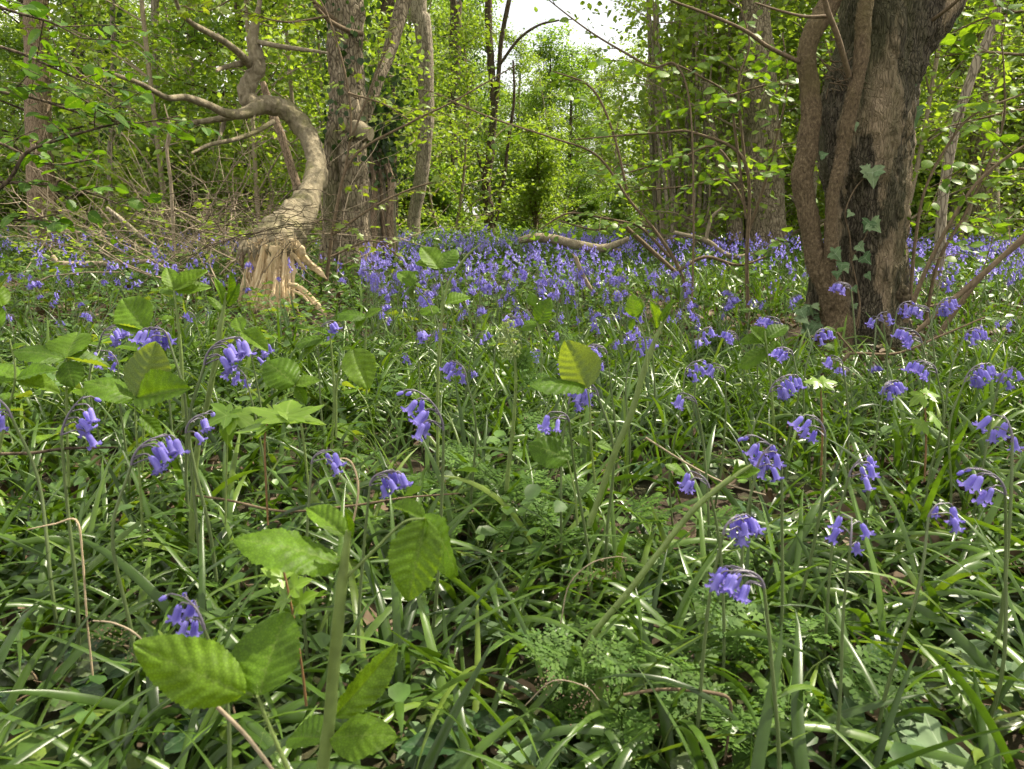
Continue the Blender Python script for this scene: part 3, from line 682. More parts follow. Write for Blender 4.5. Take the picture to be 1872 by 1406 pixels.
for k, (L, w, Y) in enumerate(spl):
    b = MB(); r_ = np.random.default_rng(k * 13 + 5)
    pts = [P(a, c, Y - .03 * math.sin(i * 1.7 + k)) for i, (a, c) in enumerate(L)]
    rad = [w * .52 * mpp(Y) * f for f in np.interp(np.linspace(0, 1, 7), [0, .3, .75, 1], [.55, 1.0, .9, .12])]
    tube(b, pts, rad, 7, 26, amp=.35, freq=26, seed=k + 40, flat=.55, ref=(r_.normal(0, .5), 1, 0), amp2=.25, freq2=90, zs=.12)
    o = part(ft, "splinter", b, M_BARK_TAN if k in (12,) else M_WOOD, smooth=False)
    if w >= 9 and k < 12:                             # thinner sharp shards beside each slab
        for z in range(3):
            b = MB(); off = np.array([r_.normal(0, w * .32) * mpp(Y), -.02 - .03 * r_.random(), r_.normal(0, .03)]); q = [p + off for p in pts]; e = r_.uniform(.75, 1.1); q[-1] = q[-2] + (q[-1] - q[-2]) * e + np.array([r_.normal(0, .02), 0, 0])
            tube(b, q, [w * .05 * mpp(Y), w * .20 * mpp(Y), w * .16 * mpp(Y), w * .01 * mpp(Y)], 4, 16, amp=.3, freq=30, seed=k * 5 + z, flat=.6, ref=(r_.normal(0, 1), 1, 0)); part(ft, "splinter", b, M_WOOD, smooth=False)
b = MB(); r_ = np.random.default_rng(3)
for k in range(16):                                  # ragged strips of bark lapping over the break
    a = 448 + 6.0 * k; q0 = P(a, 436 + 8 * r_.random(), 4.50 + .10 * abs(k - 8) / 8); q1 = P(a + r_.normal(0, 5) - 4, 458 + 26 * r_.random(), 4.46 + .10 * abs(k - 8) / 8)
    bb = MB(); tube(bb, [q0, (q0 + q1) / 2 - (0, .015, 0), q1], [.014, .012, .001], 6, 12, amp=.3, freq=40, seed=k, flat=.4); part(ft, "bark_strip", bb, M_BARK_PALE, smooth=False)
for k in range(110):
    q = P(455 + 90 * r_.random(), 443 + 16 * r_.random(), 4.50 + .06 * r_.random()); d = np.array([r_.normal(0, .35), -.3, r_.normal(0.1, .6)]); tube(b, [q, q + d * (.03 + .06 * r_.random())], [.0035, .0006], 4, 4)
for k in range(70):
    q = P(450 + 85 * r_.random(), 480 + 100 * r_.random(), 4.46); d = np.array([r_.normal(0, .15), -.12, -1]); tube(b, [q, q + d * (.04 + .08 * r_.random())], [.0028, .0005], 4, 4)
part(ft, "torn_fibres", b, M_WOOD, stuff=True)

# --- twin rugged trunk right behind it
tw = root_for("twin_trunk_tree", "rugged pale-brown tree with fused twin trunks behind the snapped one", "tree", 632, 6.5)
b = MB(); C1 = pxtube(b, [(644, 530, 96), (642, 490, 78), (641, 420, 62), (640, 340, 56), (638, 270, 58), (636, 200, 58), (632, 110, 58), (630, 30, 62), (630, -80, 60), (632, -300, 52), (640, -800, 36)], 6.5, sides=56, n=200, amp=.13, freq=6, seed=51, ridges=6, ramp=.06, amp2=.08, freq2=16)
part(tw, "trunk", b, M_BARK_RUG)
b = MB(); pxtube(b, [(600, 530, 48), (602, 480, 38), (605, 420, 31), (604, 350, 29), (606, 280, 26), (612, 220, 26), (622, 170, 22)], 6.42, sides=22, n=60, amp=.12, freq=7, seed=52); part(tw, "trunk", b, M_BARK_RUG)
b = MB(); pxtube(b, [(640, 232, 30, 6.45), (656, 238, 28, 6.35), (668, 244, 25, 6.3), (678, 246, 22, 6.28)], sides=14, n=16, amp=.15, freq=12); part(tw, "broken_limb", b, M_BARK_PALE)
b = MB(); pxtube(b, [(668, 220, 18, 6.6), (690, 150, 20, 6.7), (708, 105, 22, 6.8), (727, 40, 25, 6.9), (745, -20, 26, 7), (770, -120, 24, 7)], sides=16, n=40, amp=.1, freq=8, seed=9); part(tw, "leaning_limb", b, M_BARK_RUG)
for L in ([(616, 40, 9, 6.4), (580, 10, 8, 6.2), (550, -30, 6, 6)], [(662, 62, 9, 6.4), (634, 55, 8, 6.3), (600, 36, 7, 6.2), (575, 10, 5, 6.1)], [(632, 160, 8, 6.3), (640, 172, 6, 6.2), (655, 180, 4, 6.1)]):
    b = MB(); pxtube(b, L, sides=8); part(tw, "branch", b, M_TWIGD)
b = MB(); ivy_sleeve(b, C1[28:], .13, 700, .05, 4, 1.0, 4); part(tw, "ivy", b, M_LEAF[3], stuff=True)
b = MB(); r_ = np.random.default_rng(77); n = 5000
cent = np.array([P(640, -250, 6.5) + np.array(d) for d in ((0, 0, 1.2), (-1.4, -.6, 1.4), (1.3, .5, 1.6), (.4, -1.2, 2.2), (-.8, 1, 2.4), (1.8, -1, 2.6), (-2.2, .3, 2.3))])
batch(b, LEAF4_V, LEAF4_F, cent[r_.integers(0, 7, n)] + r_.normal(0, .6, (n, 3)) * (1.1, 1.1, .6), frames(r_.normal(0, 1, (n, 3)), r_.normal(0, .4, (n, 3)) + (0, 0, 1)), .065 * (.6 + .8 * r_.random(n)), r_.random(n))
part(tw, "crown", b, M_LEAF[0], stuff=True)

# --- ivy-topped stump of dead poles beside it
sp = root_for("pole_stump", "stump of upright dead poles topped with dark ivy beside the twin trunk", "stump", 690, 7.0)
r_ = np.random.default_rng(61)
for k in range(13):
    x0 = 664 + 4.6 * k; b = MB(); top = 255 + r_.uniform(-15, 45)
    pxtube(b, [(x0 + 6, 470, 11), (x0, 400, 9), (x0 + r_.uniform(-6, 3), 330, 8), (668 + 2.6 * k + r_.uniform(-6, 6), top, 6)], 7.0 + .12 * r_.random(), sides=9, amp=.12, freq=14, seed=k); part(sp, "pole", b, M_BARK_TAN if k % 3 else M_BARK_GREY)
b = MB(); r_ = np.random.default_rng(62); n = 900
pos = np.array([P(690 + r_.normal(0, 20), 225 + r_.normal(0, 45), 7.05 + r_.normal(0, .14)) for _ in range(n)])
batch(b, LEAF4_V * (1.25, 1, 1), LEAF4_F, pos, frames(r_.normal(0, .6, (n, 3)) + (0, 0, -.8), r_.normal(0, .6, (n, 3)) + (0, -.8, .3)), .055 * (.6 + .7 * r_.random(n)), r_.random(n)); part(sp, "ivy", b, M_LEAF[3], stuff=True)

# --- plain standing trunks with thin high crowns
def standing(name, label, L, Y, mat, sides=26, amp=.07, ivy=None, crown=1, seed=1, extra=(), cat="tree", cm=1, ext=True):
    t = root_for(name, label, cat, L[0][0], Y)
    x, y, _ = t.location; b = MB()
    L = [(L[0][0], 385 + 1.02 * FPX * (CAM_H - gzf(x, Y) + .15) / Y, L[0][2] * 1.25)] + list(L)
    top = L[-1]; L = L + [] if not ext else L + [(top[0] + 10, top[1] - 500, top[2] * .8), (top[0] + 25, top[1] - 1100, top[2] * .45)]
    C = pxtube(b, L, Y, sides=sides, n=14 * len(L), amp=amp, freq=.9 / (L[1][2] * mpp(Y)), seed=seed)
    part(t, "trunk", b, mat)
    for e in extra:
        b = MB(); pxtube(b, e, Y, sides=9, amp=.06, freq=8); part(t, "branch", b, mat)
    if ivy:
        b = MB(); ivy_sleeve(b, C, ivy[0], ivy[1], .06, seed, ivy[2], ivy[3]); part(t, "ivy", b, M_LEAF[3], stuff=True)
    if crown:
        b = MB(); r = np.random.default_rng(seed); n = 2600; c0 = C[-6]
        cc = c0 + r.normal(0, 1, (8, 3)) * (1.3, 1.3, .7)
        batch(b, LEAF2_V, LEAF2_F, cc[r.integers(0, 8, n)] + r.normal(0, .55, (n, 3)), frames(r.normal(0, 1, (n, 3)), r.normal(0, .4, (n, 3)) + (0, 0, 1)), .09 * (.6 + .8 * r.random(n)), r.random(n))
        part(t, "crown", b, M_LEAF[cm], stuff=True)
    return t
standing("standing_tree", "straight tan trunk near the left edge behind the leafy spray", [(80, 455, 50), (76, 400, 46), (74, 300, 42), (70, 200, 40), (68, 100, 38), (66, 0, 36)], 8.6, M_BARK_TAN, seed=71)
standing("standing_tree", "smooth grey slightly bent trunk between the twin trunk and the glade", [(756, 440, 25), (757, 395, 23), (772, 310, 24), (779, 215, 27), (778, 120, 27), (772, 40, 28), (764, -20, 28)], 11, M_BARK_GREY, seed=72)
standing("standing_tree", "slender dark knobbly trunk standing alone at the far side of the glade", [(896, 425, 19), (893, 380, 17), (889, 335, 15), (897, 275, 13), (902, 200, 12), (897, 100, 12), (893, 0, 12)], 14, M_BARK_DARK, amp=.22, seed=73,
         extra=([(900, 290, 7), (912, 130, 8), (917, 70, 8), (933, -10, 8)], [(914, 118, 5), (948, 72, 5), (985, 46, 4), (1022, 37, 3)], [(904, 415, 6), (920, 335, 6), (930, 255, 6), (940, 180, 5), (938, 110, 3)], [(893, 350, 6), (878, 300, 5), (870, 270, 3)]))
standing("standing_tree", "wide brown trunk half hidden by hazel leaves left of the big tree", [(1400, 450, 78), (1398, 380, 70), (1395, 300, 66), (1390, 200, 60), (1385, 100, 56), (1380, 0, 52)], 8.5, M_BARK_RUG, seed=74, extra=([(1345, 440, 30), (1340, 380, 26), (1325, 320, 22), (1300, 240, 18), (1290, 150, 14)],))
standing("standing_tree", "dark shaded trunk among leaves near the right edge", [(1796, 420, 54), (1798, 350, 48), (1800, 250, 44), (1802, 150, 40), (1806, 50, 38), (1808, -20, 36)], 9.5, M_BARK_RUG, seed=75)
standing("standing_tree", "thin leaning brown stem just right of the big tree", [(1708, 520, 20), (1717, 468, 18), (1724, 360, 17), (1745, 240, 16), (1779, 130, 15), (1810, 60, 14), (1822, 0, 13)], 5.6, M_BARK_GREY, seed=76, crown=0, sides=14)
standing("standing_tree", "thin grey trunk with flaking bark left of the arching branch", [(276, 400, 12), (278, 330, 12), (284, 240, 13), (286, 120, 13), (283, 20, 13)], 12, M_BARK_GREY, seed=77, sides=14)
standing("standing_tree", "thin upright trunk behind the arching branch's fork", [(340, 400, 12), (342, 250, 12), (344, 120, 13), (352, 10, 14)], 14, M_BARK_GREY, seed=78, sides=14)
standing("standing_tree", "spindly ivy-hung stem between the tan trunk and the arching branch", [(205, 420, 8), (200, 300, 8), (207, 200, 9), (208, 60, 9), (206, 0, 8)], 11, M_BARK_GREY, seed=79, sides=12, ivy=(.09, 500, 1.2, 3.5))
standing("standing_tree", "ivy-smothered trunk behind the stump of poles", [(716, 420, 24), (712, 300, 26), (708, 150, 26), (706, 0, 26)], 13, M_BARK_DARK, seed=80, ivy=(.3, 2600, .8, 5.5))
standing("standing_tree", "ivy-smothered trunk just left of the lone slender trunk", [(826, 420, 20), (826, 300, 20), (830, 150, 20), (834, 0, 20)], 18, M_BARK_DARK, seed=82, ivy=(.45, 3600, .8, 6.5))
standing("standing_tree", "far ivy-dark trunk above the tan trunk's leafy spray", [(150, 420, 18), (150, 300, 18), (146, 150, 18), (140, 0, 18)], 17, M_BARK_DARK, seed=83, ivy=(.4, 2600, .8, 6))
standing("standing_tree", "far ivy-dark trunk behind the fork of the arching branch", [(480, 420, 18), (482, 300, 18), (486, 150, 18), (490, 0, 18)], 16, M_BARK_DARK, seed=84, ivy=(.45, 3600, .8, 6.5))
standing("standing_tree", "far pale trunk glimpsed through leaves right of the hazel poles", [(1640 - 180, 400, 26), (1460, 300, 24), (1455, 150, 22), (1450, 0, 22)], 15, M_BARK_GREY, seed=85)
dp = root_for("dead_pole", "reddish dead pole leaning under the arching trunk", "dead pole", 548, 7.2)
b = MB(); pxtube(b, [(556, 420, 17), (545, 350, 16), (530, 300, 15), (515, 250, 14), (498, 205, 14), (480, 150, 11)], 7.2, sides=14, amp=.1, freq=14); part(dp, "pole", b, M_BARK_TAN)

# --- coppiced hazel with many pale poles
hz = root_for("coppiced_hazel", "coppiced hazel with a sheaf of pale upright poles right of the glade", "hazel", 1250, 9.0)
r_ = np.random.default_rng(91)
for k in range(15):
    x0 = 1200 + 8.6 * k + r_.uniform(-4, 4); x1 = x0 + (x0 - 1262) * .8 + r_.uniform(-45, 45); b = MB(); w = r_.uniform(4, 9)
    pxtube(b, [(1235 + (x0 - 1250) * .55, 470, w * 1.15), (x0, 380, w), (x0 + (x1 - x0) * .35 + r_.uniform(-8, 8), 250, w * .9), (x0 + (x1 - x0) * .75, 100, w * .7), (x1, -60, w * .5), (x1 + r_.uniform(-30, 30), -240, w * .2)], 9.0 + r_.uniform(-.3, .4), sides=7, amp=.06, freq=10); part(hz, "pole", b, M_TWIG if k % 2 else M_BARK_GREY)
b = MB(); n = 2600
pos = np.array([P(1265 + r_.normal(0, 95), r_.uniform(-160, 330), 9 + r_.normal(0, .7)) for _ in range(n)])
batch(b, LEAF4_V * (1.2, 1, 1), LEAF4_F, pos, frames(r_.normal(0, 1, (n, 3)), r_.normal(0, .5, (n, 3)) + (0, 0, .9)), .055 * (.6 + .8 * r_.random(n)), r_.random(n)); part(hz, "crown", b, M_LEAF[0], stuff=True)
# ------------------------------------------------------------------ leafy branches of the nearer saplings
def spray(root, path, Y, meshes, leaf, ntw=6, tw=0.25, per=6, mat=M_TWIGD, flat=0.35, seed=0, width=1.0, start=0.1, droop=-0.25):
    r = np.random.default_rng(seed); O = root.location
    b = MB(); C = pxtube(b, [(*q, Y) if len(q) == 3 else q for q in path], sides=7, n=8 * len(path)); part(root, "branch", b, mat)
    k = 0
    for i in range(ntw):
        t = start + (1 - start) * (i + r.random()) / ntw; a = C[min(len(C) - 1, int(t * len(C)))]
        j = min(len(C) - 2, int(t * (len(C) - 1))); T = C[j + 1] - C[j]; T /= np.linalg.norm(T)
        d = T * .7 + r.normal(0, .7, 3); d[2] = d[2] * .45 + .05; d /= np.linalg.norm(d)
        ln = tw * (.5 + .8 * r.random()); e = a + d * ln + (0, 0, -.1 * ln); m = a + d * ln * .5 + r.normal(0, .03 * ln, 3)
        b = MB(); Ct = tube(b, [a, m, e], [.0022, .0016, .0008], 5, 9); part(root, "twig", b, mat)
        for z in range(per):
            tt = .2 + .8 * (z + r.random()) / per; p = Ct[min(8, int(tt * 8))]
            side = np.cross(d, (0, 0, 1)); side /= np.linalg.norm(side) + 1e-6
            D = d * .6 + side * (1 if z % 2 else -1) * (.6 + .5 * r.random()) + r.normal(0, .25, 3); D[2] += droop; D /= np.linalg.norm(D)
            s = leaf * (.6 + .65 * r.random())
            N = np.array([0, -.25, 1.0]) + r.normal(0, flat, 3)
            p0 = p + D * .006
            link("leaf", meshes[k % len(meshes)], root, leaf_matrix(p0, p0 + D * s, N, O, width)); k += 1

def sapling(name, label, cat, px, Y):
    x = P(px, 400, Y)[0]; return thing(name, label, cat, (x, Y, gzf(x, Y)))

s1 = sapling("hazel_sapling", "large-leaved sapling branches reaching in from the left edge over the tan trunk", "sapling", -120, 2.9)
b = MB(); x_, y_, z_ = s1.location; tube(b, [(x_, y_, z_ - .05), (x_ + .02, y_, z_ + .5), P(-90, 250, 2.9), P(-100, -50, 2.9), P(-60, -400, 2.9)], [.014, .012, .011, .009, .004], 8, 30); part(s1, "stem", b, M_TWIGD)
for k, (L, Y, n_) in enumerate((([(-95, 130, 6), (0, 167, 6), (68, 181, 5), (157, 210, 4), (240, 225, 3), (330, 212, 2)], 2.9, 10), ([(-95, 400, 8), (7, 338, 7), (44, 284, 6), (85, 263, 5), (188, 232, 4), (240, 222, 2)], 2.8, 7),
                                ([(-95, -20, 6), (20, 20, 5), (90, 40, 4), (150, 70, 2)], 2.7, 6), ([(-95, 60, 6), (30, 95, 5), (110, 130, 4), (190, 165, 2)], 2.9, 7), ([(-95, 330, 6), (40, 335, 5), (140, 345, 3), (220, 375, 2)], 2.85, 4),
                                ([(-95, 230, 6), (0, 262, 5), (90, 300, 4), (180, 290, 2)], 3.1, 4), ([(-95, 420, 5), (0, 405, 4), (60, 400, 3), (110, 390, 2)], 2.8, 3))):
    spray(s1, L, Y, ME_HAZD, .052, n_, .28, 7, M_BARK_DARK, .42, 100 + k)
s2 = sapling("hazel_sapling", "hazel shoots with round bright leaves fanning out right of the big tree", "sapling", 1668, 3.4)
for k, (L, Y, n_) in enumerate((([(1655, 590, 10), (1690, 500, 8), (1730, 420, 7), (1790, 330, 6), (1880, 262, 5), (1990, 200, 4)], 3.2, 5), ([(1662, 580, 7), (1672, 450, 6), (1690, 350, 5), (1730, 270, 5), (1780, 210, 4), (1880, 168, 3)], 3.5, 6),
                                ([(1710, 620, 10), (1790, 510, 9), (1872, 440, 8), (1990, 360, 6)], 3.0, 3), ([(1690, 600, 7), (1715, 480, 6), (1770, 380, 5), (1830, 240, 4), (1836, 150, 3), (1830, 60, 2)], 3.6, 8),
                                ([(1990, 90, 6), (1880, 100, 5), (1790, 95, 4), (1710, 105, 2)], 4.0, 9), ([(1990, 210, 6), (1880, 200, 5), (1800, 215, 4), (1700, 240, 2)], 4.1, 9), ([(1990, 10, 6), (1880, 20, 5), (1810, 30, 4), (1740, 60, 2)], 3.9, 8),
                                ([(1990, 320, 6), (1880, 310, 5), (1790, 300, 4), (1720, 330, 2)], 4.3, 8))):
    spray(s2, L, Y, ME_HAZ, .056, n_, .26, 5, M_TWIGD, .4, 120 + k, 1.1)
s3 = sapling("hazel_sapling", "hazel shoots with round bright leaves in front of the wide brown trunk", "sapling", 1365, 4.2)
for k, (L, Y, n_) in enumerate((([(1368, 585, 7), (1365, 480, 7), (1363, 300, 6), (1273, 244, 5), (1200, 243, 4), (1050, 255, 2)], 4.2, 5), ([(1366, 430, 6), (1400, 330, 5), (1420, 250, 4), (1440, 150, 3), (1430, 60, 2)], 4.3, 10),
                                ([(1364, 400, 5), (1345, 250, 5), (1331, 176, 4), (1280, 140, 3), (1232, 118, 3), (1195, 123, 2)], 4.2, 7), ([(1364, 380, 5), (1330, 330, 4), (1260, 340, 3), (1160, 350, 2)], 4.6, 9),
                                ([(1363, 310, 5), (1350, 160, 4), (1370, 80, 3), (1350, 0, 2)], 4.5, 9), ([(1364, 350, 5), (1310, 270, 4), (1240, 290, 3), (1130, 320, 2)], 4.9, 9), ([(1331, 176, 4), (1400, 156, 3), (1455, 155, 2)], 4.2, 3))):
    spray(s3, L, Y, ME_HAZ, .058, n_, .30, 6, M_TWIGD, .4, 140 + k, 1.1)
s4 = sapling("hazel_sapling", "long thin bare-looking shoot arching from the log across the glade", "sapling", 1245, 4.4)
spray(s4, [(1262, 590, 7), (1245, 500, 7), (1200, 425, 6), (1150, 365, 5), (1092, 285, 4), (1010, 252, 3.5), (908, 219, 3), (826, 185, 3), (785, 165, 2)], 4.4, ME_HAZ, .040, 14, .24, 5, M_TWIGD, .4, 150)
spray(s4, [(1240, 495, 7), (1290, 470, 6), (1350, 485, 5), (1400, 470, 3)], 4.3, ME_HAZ, .035, 4, .2, 3, M_TWIGD, .4, 151)
spray(s4, [(1190, 415, 5), (1110, 400, 4), (1040, 390, 4), (985, 420, 2)], 4.4, ME_HAZ, .040, 7, .2, 5, M_TWIGD, .4, 152)
spray(s4, [(1225, 470, 6), (1160, 410, 5), (1090, 420, 4), (1010, 400, 2)], 4.8, ME_HAZ, .045, 8, .25, 5, M_TWIGD, .4, 153)
spray(s4, [(1150, 365, 5), (1120, 240, 4), (1080, 160, 4), (1010, 130, 2)], 4.7, ME_HAZ, .052, 8, .22, 5, M_TWIGD, .4, 154)
s5 = sapling("field_maple", "field maple shoots with small yellow-green lobed leaves across the twin trunk", "sapling", 600, 4.6)
for k, (L, Y, n_) in enumerate((([(596, 520, 7), (612, 400, 6), (644, 290, 5), (747, 226, 4), (830, 185, 3), (945, 118, 2)], 4.9, 8), ([(612, 400, 5), (640, 250, 4), (634, 150, 4), (600, 30, 3), (560, -40, 2)], 4.9, 8),
                                ([(608, 430, 5), (680, 380, 4), (740, 350, 3), (800, 330, 2)], 4.9, 7), ([(636, 170, 4), (700, 190, 3), (747, 219, 2)], 4.7, 6), ([(600, 30, 4), (520, 40, 3), (440, 20, 2)], 4.8, 8), ([(640, 260, 4), (690, 130, 3), (720, 60, 2)], 4.9, 6),
                                ([(604, 470, 4), (680, 440, 3), (730, 470, 2)], 4.6, 5), ([(560, -40, 4), (460, -20, 3), (380, 20, 2), (330, 10, 2)], 4.6, 6))):
    spray(s5, L, Y, ME_MAP, .046, n_, .24, 5, M_TWIGD, .5, 160 + k, .95)
s6 = sapling("overhanging_shoot", "thin shoot crossing the bright sky gap with a few young leaves", "shoot", 1240, 3.5)
spray(s6, [(1262, 640, 4), (1268, 420, 3.5), (1262, 200, 3), (1236, 119, 4), (1195, 123, 4), (1147, 99, 4), (1079, 58, 3), (1007, 3, 2), (960, -40, 2)], 3.6, ME_HAZ, .034, 6, .12, 3, M_TWIGD, .5, 170, start=.45)

# ------------------------------------------------------------------ dead wood
def stick(name, label, cat, L, Y, mat, subs=(), sides=10, amp=.08):
    t = root_for(name, label, cat, L[len(L) // 2][0], Y)
    b = MB(); pxtube(b, L, Y, sides=sides, amp=amp, freq=14, seed=len(L)); part(t, "limb", b, mat)
    for s_ in subs:
        b = MB(); pxtube(b, s_, Y, sides=7); part(t, "branch", b, mat)
    return t
stick("fallen_log", "curved pale fallen branch lying across the far bluebells", "log", [(948, 440, 11), (975, 435, 16), (1010, 437, 17), (1045, 446, 17), (1085, 454, 17), (1108, 453, 14), (1128, 446, 12), (1150, 436, 8)], 6.4, M_BARK_PALE, ([(1108, 455, 9), (1135, 458, 6)],))
stick("fallen_branch", "bleached straight branch lying left of the splintered butt", "branch", [(95, 468, 9), (110, 482, 11), (160, 484, 12), (220, 481, 12), (290, 479, 10), (330, 484, 6)], 6.0, M_TWIG)
stick("leaning_stick", "pale stick leaning in the bluebells below the curved fallen branch", "stick", [(1052, 470, 8), (1064, 500, 8), (1083, 534, 7)], 4.6, M_TWIG, ([(1056, 478, 4), (1046, 464, 3)],))
stick("leaning_stick", "brown stick slanting down beside the long thin shoot", "stick", [(1132, 405, 7), (1160, 430, 8), (1200, 466, 8), (1238, 500, 7)], 4.9, M_TWIGD)
stick("fallen_branch", "gnarled low branch under the coppiced hazel", "branch", [(1232, 425, 7), (1290, 440, 9), (1320, 462, 11), (1350, 470, 9), (1400, 458, 6)], 6.6, M_BARK_PALE, ([(1290, 440, 7), (1300, 400, 6), (1320, 380, 4)],))
stick("leaning_stick", "grey pole slanting up to the right edge beyond the big tree", "stick", [(1660, 620, 8), (1740, 550, 10), (1810, 490, 10), (1880, 425, 9)], 2.9, M_TWIGD, ([(1740, 552, 6), (1700, 560, 4)],))
stick("thin_branch", "thin leafless twig sagging in front of the big tree's foot", "branch", [(1508, 720, 6), (1545, 655, 5), (1562, 646, 5), (1640, 646, 5), (1720, 614, 4), (1800, 580, 3)], 2.3, M_TWIGD, ([(1562, 646, 4), (1540, 620, 3), (1530, 608, 5)],))
stick("leaning_stick", "thin bleached branch standing in front of the arching tree's fork", "stick", [(318, 470, 5), (316, 400, 6), (312, 330, 6), (305, 270, 5), (312, 230, 4)], 6.5, M_TWIG, ([(316, 380, 4), (355, 400, 4), (400, 425, 2)], [(305, 275, 3), (312, 240, 3), (300, 190, 2)]))
stick("leaning_stick", "broken grey branch slanting through the dead twigs", "stick", [(195, 380, 7), (220, 400, 9), (255, 430, 9), (290, 455, 6)], 7, M_BARK_GREY)
br = thing("brush_pile", "tangled heap of dead grey twigs around the splintered butt", "brushwood", tuple(P(440, 500, 5.6)))
r_ = np.random.default_rng(201)
b = MB()
for k in range(160):
    px = r_.normal(370, 130); Y = r_.uniform(4.9, 9.0); x = P(px, 400, Y)[0]
    p0 = np.array([x, Y, gzf(x, Y) + r_.uniform(0, .22)])
    d = r_.normal(0, 1, 3); d[2] = abs(d[2]) * .35; d[0] -= .3; d /= np.linalg.norm(d); l = r_.uniform(.4, 1.5)
    sag = np.array([0, 0, .1 * l])
    rad = r_.uniform(.0025, .007)
    C_ = tube(b, [p0, p0 + d * l * .35 + sag + r_.normal(0, .06, 3), p0 + d * l * .7 + sag + r_.normal(0, .1, 3), p0 + d * l + r_.normal(0, .14, 3)], [rad, rad * .8, rad * .6, rad * .25], 4, 9, cap=False)
    for z in range(3):
        q = C_[r_.integers(2, 9)]; d2 = d + r_.normal(0, .7, 3); tube(b, [q, q + d2 * l * .15 + r_.normal(0, .03, 3), q + d2 * l * .3], [rad * .45, rad * .35, rad * .15], 3, 4, cap=False)
for k in range(46):                                   # taller bleached branches standing in the heap
    px = r_.uniform(90, 560); Y = r_.uniform(6.8, 10); x = P(px, 400, Y)[0]; p0 = np.array([x, Y, gzf(x, Y)]); hh = r_.uniform(.5, 1.7); d = np.array([r_.normal(0, .5), r_.normal(0, .3), 1.0]); rad = r_.uniform(.004, .011)
    C_ = tube(b, [p0, p0 + d * hh * .35 + r_.normal(0, .07, 3), p0 + d * hh * .7 + r_.normal(0, .1, 3), p0 + d * hh + r_.normal(0, .12, 3)], [rad, rad * .8, rad * .6, rad * .2], 5, 12, cap=False)
    for z in range(4):
        q = C_[r_.integers(3, 12)]; d2 = d * .5 + r_.normal(0, .6, 3); tube(b, [q, q + d2 * hh * .15 + r_.normal(0, .03, 3), q + d2 * hh * .32], [rad * .4, rad * .3, rad * .12], 4, 5, cap=False)
part(br, "twigs", b, M_TWIG, stuff=True)
b = MB()                                              # darker live twigs sweeping over the butt
for k in range(52):
    x0 = r_.uniform(520, 760); p0 = P(x0, r_.uniform(360, 450), 4.5 + r_.uniform(-.3, .5)); p3 = P(r_.uniform(180, 480), r_.uniform(400, 545), 4.3 + r_.uniform(-.4, .5))
    m = (p0 + p3) / 2 + np.array([0, 0, r_.uniform(.02, .22)]) + r_.normal(0, .05, 3); rad = r_.uniform(.001, .0032)
    t0 = r_.uniform(0, .5); C_ = catmull([p0, m, p3], 20)[int(t0 * 20):int(t0 * 20) + 11]
    C_ = C_ + r_.normal(0, .008, C_.shape)
    if len(C_) > 4: tube(b, C_, [rad * .6, rad, rad * .3], 4, len(C_), cap=False)
part(br, "dark_twigs", b, M_BARK_DARK, stuff=True)

# ------------------------------------------------------------------ floor of the wood: litter, strap leaves, herbs
def litter():
    b = MB(); n = 7000; x, y = in_view(n, .35, 6, .3, .7); n = len(x)
    V = np.array([(0, 0, 0), (.3, .2, .10), (.42, .55, .16), (.2, .9, .05), (0, 1.05, -.05), (-.22, .88, .10), (-.4, .5, .2), (-.28, .2, .12), (0, .5, -.03)])
    F = np.array([(0, 1, 8), (1, 2, 8), (2, 3, 8), (3, 4, 8), (4, 5, 8), (5, 6, 8), (6, 7, 8), (7, 0, 8)])
    D = rand_dirs(n, -.25, .35); N = rng.normal(0, .45, (n, 3)) + (0, 0, 1)
    batch(b, V, F, np.stack([x, y, gz(x, y) + .006 + .02 * rng.random(n)], -1), frames(D, N), (.03 + .045 * rng.random(n)) * 1.0, rng.random(n))
    o = link("leaf_litter", b.mesh("leaf_litter", M_LITTER, False)); tag(o, "brown dead leaves littering the soil between the plants", "leaf litter", kind="stuff")
litter()

